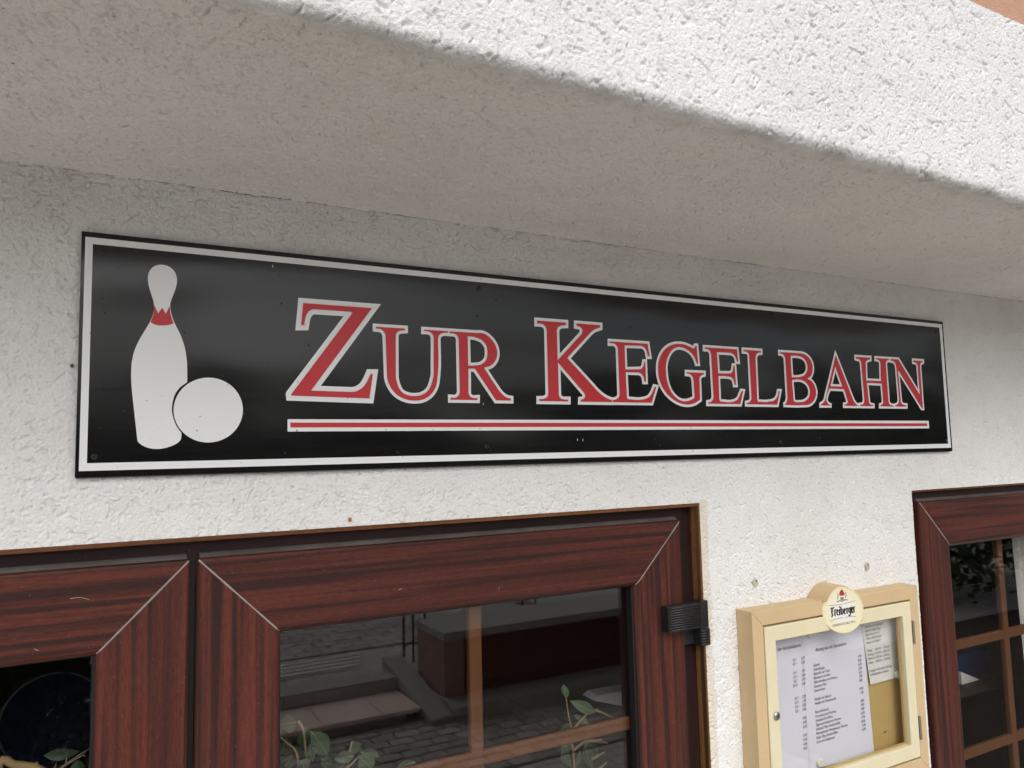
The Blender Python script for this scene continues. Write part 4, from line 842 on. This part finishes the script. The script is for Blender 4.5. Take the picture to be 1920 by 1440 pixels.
# ------------------------------------------------------------------ plants and things behind the glass
def leaf_mesh(B, T, wd, fold=.25, cup=.12):
    B, T = Vector(B), Vector(T); d = T - B; L_ = d.length; d.normalize()
    s_ = d.cross(Vector((.12, -1, .1))).normalized(); nrm = s_.cross(d)
    prof_ = [(0, .02), (.08, .34), (.2, .74), (.36, 1.0), (.52, .98), (.68, .78), (.82, .46), (.93, .16), (1.0, .01)]
    v = []
    for t_, w_ in prof_:
        c = B + d * (L_ * t_) + nrm * (cup * L_ * math.sin(math.pi * t_))
        for e in (-1, -.5, 0, .5, 1): v.append(c + s_ * (e * w_ * wd / 2) + nrm * (abs(e) * w_ * wd / 2 * fold))
    f = [(i * 5 + j, i * 5 + j + 1, (i + 1) * 5 + j + 1, (i + 1) * 5 + j) for i in range(len(prof_) - 1) for j in range(4)]
    m_ = MB(); return m_.add(v, f)
def plant(label, leaves, stems, potx):
    t_ = thing('ficus_plant', label, 'plant', (potx, .16, -1.42), 'potted plants behind the double window')
    for B, T, wd in leaves:
        cp_ = rnd.uniform(-.12, .12); lf = mk('leaf', leaf_mesh(B, T, wd, rnd.uniform(.2, .45), cp_), 'leaf', t_, bevel=-1, smooth=True)
        d_ = (Vector(T) - Vector(B)); nr_ = d_.normalized().cross(Vector((.12, -1, .1))).normalized().cross(d_.normalized())
        mk('midrib', MB().tube([Vector(B) + d_ * q_ + nr_ * (cp_ * d_.length * math.sin(math.pi * q_)) + Vector((0, -.0006, 0)) for q_ in (0, .2, .4, .6, .8, .97)], [.0008, .0007, .0006, .0005, .0004, .0002], 5), 'rib', lf, smooth=True)
    for k, p in enumerate(stems):
        p = [list(q) for q in p]
        if k == 0: p = p[:-1] + [[potx, .16, -1.25]]
        sp = smooth_path(p); n__ = len(sp); mk('stem', MB().tube(sp, [.0012 + .0016 * (i / n__ if k == 0 else (1 - i / n__)) for i in range(n__)], 7), 'stem', t_, smooth=True)
    m_ = MB(); m_.lathe([(0, 0), (.062, 0), (.078, .13), (.086, .13), (.086, .16), (.076, .16), (.074, .14), (0, .138)], (potx, .16, -1.42)); mk('pot', m_, 'pot', t_)
plant('leafy plant with upright green shoot behind the right pane of the double window', D['leaves'][:D['nb']], D['stemsB'], .93)
plant('drooping plant with grey-green leaves low behind the middle pane', D['leaves'][D['nb']:], D['stemsA'], .40)
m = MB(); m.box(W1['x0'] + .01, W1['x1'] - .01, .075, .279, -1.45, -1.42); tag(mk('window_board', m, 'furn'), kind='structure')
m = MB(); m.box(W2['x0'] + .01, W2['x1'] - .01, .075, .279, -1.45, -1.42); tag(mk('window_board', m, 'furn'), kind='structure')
br = thing('dry_branch', 'dry tan branch with thin twigs low behind the left pane', 'branch', (-.05, .2, -1.42))
for k, p in enumerate(D['branch']):
    p = [list(q) for q in p]
    if k == 0: p = [[-.14, .2, -1.41], [-.13, .2, -.8], [-.11, .2, -.52]] + p[1:]
    sp = smooth_path(p); n__ = len(sp)
    r_ = .0058 if k == 0 else .0042 if k < 3 else .0011
    mk('limb' if k == 0 else 'twig', MB().tube(sp, [r_ * (1.0 + .18 * noise.noise(Vector((i * .8, k, 0)))) * (1 if k == 0 else 1 - .5 * i / n__) for i in range(n__)], 8), 'branch' if k < 3 else 'stem', br, smooth=True)
mk('leaf', leaf_mesh(*[D['leafL'][0][0], D['leafL'][0][1]], .018), 'leaf', br, bevel=-1, smooth=True)
mk('leaf', leaf_mesh(*[D['leafL'][1][0], D['leafL'][1][1]], .022), 'leaf', br, bevel=-1, smooth=True)
# round blue plate standing on a shelf in the dark room
bc, brr = Vector(D['blue'][0]), D['blue'][1]
brr = .084
bl = thing('blue_plate', 'round dark blue plate faintly seen behind the left pane', 'plate', (bc.x, bc.y, bc.z - brr))
m = MB(); pr_ = [(0, .010), (brr * .6, .010), (brr * .72, .004), (brr * .97, -.004)]
v = [(bc.x + r_ * math.cos(6.28319 * j / 48), bc.y + y_, bc.z + r_ * math.sin(6.28319 * j / 48)) for r_, y_ in pr_ for j in range(48)]
m.add(v, [(i * 48 + j, i * 48 + (j + 1) % 48, (i + 1) * 48 + (j + 1) % 48, (i + 1) * 48 + j) for i in range(3) for j in range(48)]); mk('dish', m, 'blue', bl, bevel=-1, smooth=True)
m = MB(); m.tube([(bc.x + brr * .985 * math.cos(6.28319 * j / 48), bc.y - .004, bc.z + brr * .985 * math.sin(6.28319 * j / 48)) for j in range(49)], .0016, 6); mk('rim', m, 'rim', bl, smooth=True)
def cabinet(name, label, x0, x1, y0, y1, z1, legs=True):
    t_ = thing(name, label, name.split('_')[-1], ((x0 + x1) / 2, (y0 + y1) / 2, -2.08))
    m_ = MB(); m_.box(x0, x1, y0, y1, z1 - .03, z1); mk('top', m_, 'furn', t_, bevel=.004)
    m_ = MB(); m_.box(x0 + .02, x1 - .02, y0 + .02, y1 - .02, -2.08, z1 - .031); mk('body', m_, 'furn', t_)
    for k in range(2):
        xa = x0 + .04 + (x1 - x0 - .08) / 2 * k; m_ = MB(); m_.box(xa, xa + (x1 - x0 - .08) / 2 - .01, y0 + .005, y0 + .0195, -2.0, z1 - .06); mk('door', m_, 'furn', t_, bevel=.003)
cabinet('dark_sideboard', 'dark sideboard in the room behind the double window', -.35, .33, .36, .75, bc.z - brr - .004)
cabinet('dark_sideboard', 'dark sideboard carrying a white napkin behind the double window', .95, 1.7, .33, .75, -.612)
def napkin(label, pts, y, depth, mat='cloth', name='napkin', cat='napkin'):
    lp = [(p[0], p[2]) for p in pts]
    a = flat([lp], y); n__ = len(a.v); m_ = MB()
    v = [(p[0], p[1] + .006 * noise.noise(Vector((p[0] * 40, p[2] * 40, 3))), p[2]) for p in a.v] + [(p[0] + .004, p[1] + depth, p[2]) for p in a.v]
    ed = {}
    for f_ in a.f:
        for i in range(len(f_)):
            e = (f_[i], f_[(i + 1) % len(f_)]); ed[e] = 1
    fs = list(a.f) + [tuple(n__ + i for i in reversed(f_)) for f_ in a.f] + [(e[1], e[0], n__ + e[0], n__ + e[1]) for e in ed if (e[1], e[0]) not in ed]
    m_.add(v, fs); return tag(mk(name, m_, mat), label, cat)
napkin('crumpled white napkin on the sideboard behind the right pane of the double window', D['nap'], .345, .05)
rg = D['right']
tb = thing('dining_table', 'dark table behind the right-hand window', 'table', (2.9, .62, -2.08))
m = MB(); m.box(2.25, 3.35, .31, 1.1, -.80, -.775); mk('table_top', m, 'furn', tb, bevel=.004)
for xx in (2.3, 3.28):
    for yy in (.36, 1.03):
        m = MB(); m.box(xx, xx + .05, yy, yy + .05, -2.08, -.80); mk('leg', m, 'furn', tb, bevel=.003)
napkin('folded white napkin on the table, lower left of the right window', [(2.500, 0, -.7745), (2.600, 0, -.7745), (2.503, 0, -.735)], .345, .06)
napkin('white folded paper slip beside the right window muntin', [(2.419, 0, -.5787), (2.4473, 0, -.580), (2.4326, 0, -.6317)], .16, .002, 'cloth', 'paper_slip', 'paper')
m = MB(); m.box(2.50, 2.70, .36, .52, -.7745, -.690); tag(mk('blue_box', m, 'bluecloth', bevel=.006), 'blue cloth-covered box on the table behind the right window', 'box')
cb = thing('dark_chair', 'dark upholstered chair back behind the right window', 'chair', (2.9, .75, -2.08))
m = MB(); m.box(2.70, 3.12, .56, .64, -1.30, -.545); mk('backrest', m, 'furn', cb, bevel=.03)
m = MB(); m.box(2.70, 3.12, .60, 1.02, -1.62, -1.55); mk('seat', m, 'furn', cb, bevel=.02)
for xx in (2.71, 3.07):
    for yy in (.61, .98):
        m = MB(); m.box(xx, xx + .035, yy, yy + .035, -2.08, -1.62); mk('leg', m, 'furn', cb)
# net curtain at the right, hung in folds
m = MB(); nx = 90; v = []
for j in range(5):
    z = -.10 - 1.25 * j / 4
    for i in range(nx + 1):
        x = 2.545 + .014 * j / 4 + .42 * i / nx; ph = x * 95
        v.append((x, .175 + .012 * math.sin(ph) + .005 * math.sin(ph * .37), z))
m.add(v, [(j * (nx + 1) + i, j * (nx + 1) + i + 1, (j + 1) * (nx + 1) + i + 1, (j + 1) * (nx + 1) + i) for j in range(4) for i in range(nx)])
tag(mk('curtain', m, 'curtain', bevel=-1, smooth=True), 'pale grey net curtain hanging inside the right window', 'curtain')

# ------------------------------------------------------------------ courtyard opposite, seen mirrored in the panes
st = thing('stone_steps', 'low pink sandstone step across the courtyard, mirrored in the window', 'steps', (0, -4.95, G))
x = -3.2; k = 0
while x < 2.40:
    x2 = min(x + rnd.uniform(.36, .52), 2.40); x2 = 2.40 if 2.40 - x2 < .15 else x2
    m = MB(); m.box(x + .004, x2 - .004, -5.185, -4.64, -2.022, -1.988); mk('slab', m, 'slab', st, bevel=.006); x = x2
m = MB(); m.box(-3.18, 2.30, -5.18, -4.72, G + .001, -2.0225); mk('riser', m, 'kerb', st)
m = MB(); m.box(-3.2, 2.46, -5.50, -5.205, U + .002, U + .012); mk('kerb', m, 'kerb', st)
m = MB(); m.add([(2.405, -4.45, G), (2.60, -4.45, G), (2.60, -5.6, G), (2.405, -5.6, G), (2.405, -4.45, -2.03), (2.60, -4.45, -2.03), (2.60, -5.6, -1.80), (2.405, -5.6, -1.80)], [(3, 2, 1, 0), (4, 5, 6, 7), (0, 1, 5, 4), (1, 2, 6, 5), (2, 3, 7, 6), (3, 0, 4, 7)]); mk('cheek_wall', m, 'kerb', st, bevel=.01)
pw = thing('planter_wall', 'low oxblood wall with concrete coping, mirrored in the window', 'wall', (4.7, -4.95, G))
m = MB(); m.box(2.80, 6.8, -5.25, -4.70, -1.965, -1.512); mk('wall_panel', m, 'redwall', pw)
m = MB(); m.box(2.62, 2.7995, -5.27, -4.68, -1.965, -1.512); mk('pillar', m, 'pinkwall', pw, bevel=.008)
m = MB(); m.box(2.61, 6.82, -5.30, -4.66, -1.5115, -1.445); mk('coping', m, 'kerb', pw, bevel=.008)
m = MB(); m.box(2.605, 6.82, -5.28, -4.40, G + .001, -1.966); mk('plinth', m, 'kerb', pw, bevel=.01)
rl = thing('iron_railing', 'black iron railing posts by the street, mirrored in the window', 'railing', (2.6, -5.5, U))
for xx, yy, zt_ in ((2.60, -5.55, -1.30), (2.72, -5.62, -1.28), (2.78, -5.48, -1.42), (3.9, -5.62, -1.15), (4.05, -5.62, -1.15)):
    m = MB(); m.cyl((xx, yy, U + .002), (0, 0, 1), .011, zt_ - U, 10); mk('post', m, 'iron', rl)
m = MB(); m.tube([(2.60, -5.55, -1.72), (2.72, -5.62, -1.72), (2.78, -5.48, -1.74)], .009, 8); mk('bar', m, 'iron', rl)
gt = thing('metal_grate', 'pale metal grate mat lying on the street paving, mirrored in the window', 'grate', (1.6, -6.05, U))
for k in range(4):
    yy = -5.72 - .12 * k; m = MB(); m.box(1.15, 2.24 + .04 * k, yy - .014, yy + .014, U + .02, U + .035); mk('bar', m, 'zinc', gt)
for k in range(14):
    xx = 1.2 + .055 * k; m = MB(); m.box(xx - .006, xx + .006, -6.10, -5.70, U + .0165, U + .0198); mk('cross_bar', m, 'zinc', gt)
# paving stones that can be told apart in the mirror image
m = MB(); m.add([(1.0, -4.62, G + .003), (4.2, -4.62, G + .003), (4.2, -3.45, G + .003), (1.0, -3.45, G + .003)], [(0, 1, 2, 3)]); mk('joint_sand', m, 'sand', ground, bevel=-1)
m = MB(); m.add([(1.05, -8.05, U + .003), (5.1, -8.05, U + .003), (5.1, -6.33, U + .003), (1.05, -6.33, U + .003)], [(0, 1, 2, 3)]); mk('joint_sand', m, 'sand', ground, bevel=-1)
def sett_mesh(lx, ly, lz, mat):
    m_ = MB(); m_.box(-lx / 2, lx / 2, -ly / 2, ly / 2, 0, lz)
    o = mk('paving_stone', m_, mat, ground, bevel=.008, seg=1, origin=(0, 0, 0)); return o
protos = [sett_mesh(.175, .115, .012, 'sett'), sett_mesh(.175, .115, .012, 'sett2'), sett_mesh(.235, .15, .012, 'sett'), sett_mesh(.235, .15, .012, 'sett2')]
gl = Vector(ground['o'])
first = [True] * 4
def put(i, x, y, z):
    o = protos[i] if first[i] else protos[i].copy()
    if not first[i]: col.objects.link(o)
    first[i] = False
    o.location = (x - gl.x, y - gl.y, z - gl.z); o.rotation_euler = (rnd.uniform(-.02, .02), rnd.uniform(-.02, .02), rnd.uniform(-.04, .04))
for r_ in range(9):
    for k in range(15):
        put(rnd.choice((0, 0, 1)), 1.15 + .19 * k + (.095 if r_ % 2 else 0), -4.56 + .13 * r_, G + .001 + rnd.uniform(0, .004))
for r_ in range(10):
    for k in range(15):
        x, y = 1.2 + .25 * k + (.125 if r_ % 2 else 0), -6.42 - .165 * r_
        put(rnd.choice((2, 3, 3)), x, y, U + .001 + rnd.uniform(0, .004))
cf_ = thing('added_conifer', 'slim dark conifer in a tub, added in the courtyard to blacken the left pane', 'conifer', (-.2, -2.95, G))  # invented conifer, placed so the left pane mirrors something dark
m = MB(); m.lathe([(0, 0), (.17, 0), (.22, .36), (.24, .36), (.24, .40), (.20, .40), (.19, .36), (0, .35)], (-.2, -2.95, G + .001)); mk('tub', m, 'pot', cf_)
m = MB(); m.tube([(-.2, -2.95, G + .3), (-.2, -2.95, G + 1.9)], [.03, .008], 8); mk('trunk', m, 'bark', cf_)
m = MB()
for k in range(9000):
    h_ = rnd.random() ** .8; rr = .40 * (1 - h_ * .72) * math.sqrt(rnd.random()); a_ = rnd.uniform(0, 6.283); p = Vector((-.2 + rr * math.cos(a_), -2.95 + rr * math.sin(a_), G + .42 + 1.62 * h_))
    a = Vector((rnd.gauss(0, .5) + math.cos(a_), rnd.gauss(0, .5) + math.sin(a_), rnd.gauss(.8, .5))).normalized(); b_ = a.orthogonal().normalized(); s_ = rnd.uniform(.03, .055)
    m.add([p - a * s_, p + b_ * s_ * .3, p + a * s_, p - b_ * s_ * .3], [(0, 1, 2, 3)])
mk('foliage', m, 'foliage', cf_, bevel=-1)
m = MB(); m.add([(4.3, -1.0, G + .006), (16, -1.0, G + .006), (16, -4.35, G + .006), (4.3, -4.35, G + .006)], [(0, 1, 2, 3)])  # dark sheet added to dim the ground mirrored in the right-hand window
struct('added_dark_bed', m, 'added_soil', bevel=-1)
# invented trees and hedge, added to darken the lower half of the sign's reflection
def tree(name, label, x, y, h, rx, n, trunk=True, low=.3, sz=.16):
    t_ = thing(name, label, name.split('_')[-1], (x, y, U), 'greenery across the street')
    if trunk:
        m_ = MB(); m_.tube([(x, y, U), (x + .05, y, U + h * .3), (x - .05, y + .05, U + h * .7)], [.16 * h / 5, .12 * h / 5, .04], 10)
        for k in range(6):
            a = k * 1.05; m_.tube([(x, y, U + h * (.28 + .06 * k)), (x + rx * .6 * math.cos(a), y + rx * .6 * math.sin(a), U + h * (.5 + .06 * k))], [.06, .02], 7)
        mk('trunk', m_, 'bark', t_)
    m_ = MB(); cl = [(rnd.gauss(0, .4), rnd.gauss(0, .4), rnd.uniform(low, 1.0)) for _ in range(26)]
    for k in range(n):
        c = rnd.choice(cl); e = (1.15 - abs(c[2] - .55))
        px_ = x + rx * (c[0] * e + rnd.gauss(0, .22)); py_ = y + rx * (c[1] * e + rnd.gauss(0, .22)); pz_ = U + max(.05, h * (c[2] + rnd.gauss(0, .06)) * .98)
        a = Vector((rnd.gauss(0, 1), rnd.gauss(0, 1), rnd.gauss(0, 1))).normalized(); b_ = a.orthogonal().normalized(); s_ = sz * rnd.uniform(.6, 1.3); p = Vector((px_, py_, pz_))
        m_.add([p - a * s_, p + b_ * s_ * .45, p + a * s_, p - b_ * s_ * .45], [(0, 1, 2, 3)])
    mk('crown', m_, 'foliage', t_, bevel=-1)
tree('evergreen_shrub', 'dark evergreen shrub mirrored in the right-hand window', 10.6, -5.6, 2.9, 2.1, 7000, False, .05, .085)
tree('evergreen_shrub', 'broad added evergreen shrub further along the street', 16.0, -8.5, 3.0, 2.4, 4000, False, .08, .11)  # extra shrub, invented for the dark mirror image
for i, (x, y, h, rx, lb) in enumerate(((-5, -24, 5.6, 3.4, 'leftmost added tree across the street'), (2.0, -23, 5.4, 3.2, 'round added tree straight across the street behind the camera'), (10, -27, 5.0, 3.2, 'middle added tree across the street'), (20, -26, 4.6, 3.4, 'added tree to the right across the street'), (32, -25, 4.8, 3.6, 'rightmost added tree across the street'))):
    tree('added_broadleaf_tree', lb, x, y, h, rx, 2600, True, .25, .3)
hd = thing('added_hedge', 'long clipped hedge added across the street', 'hedge', (10, -21, U))  # unseen hedge added as a dark band for the sign to mirror
m_ = MB()
for k in range(9000):
    p = Vector((rnd.uniform(-25, 55), -21 + rnd.gauss(0, .4), U + min(3.1, abs(rnd.gauss(1.8, .9))))); a = Vector((rnd.gauss(0, 1), rnd.gauss(0, 1), rnd.gauss(0, 1))).normalized(); b_ = a.orthogonal().normalized()
    m_.add([p - a * .3, p + b_ * .16, p + a * .3, p - b_ * .16], [(0, 1, 2, 3)])
mk('foliage', m_, 'foliage', hd, bevel=-1)
for o in list(bpy.data.objects):
    if 'o' in o: del o['o']
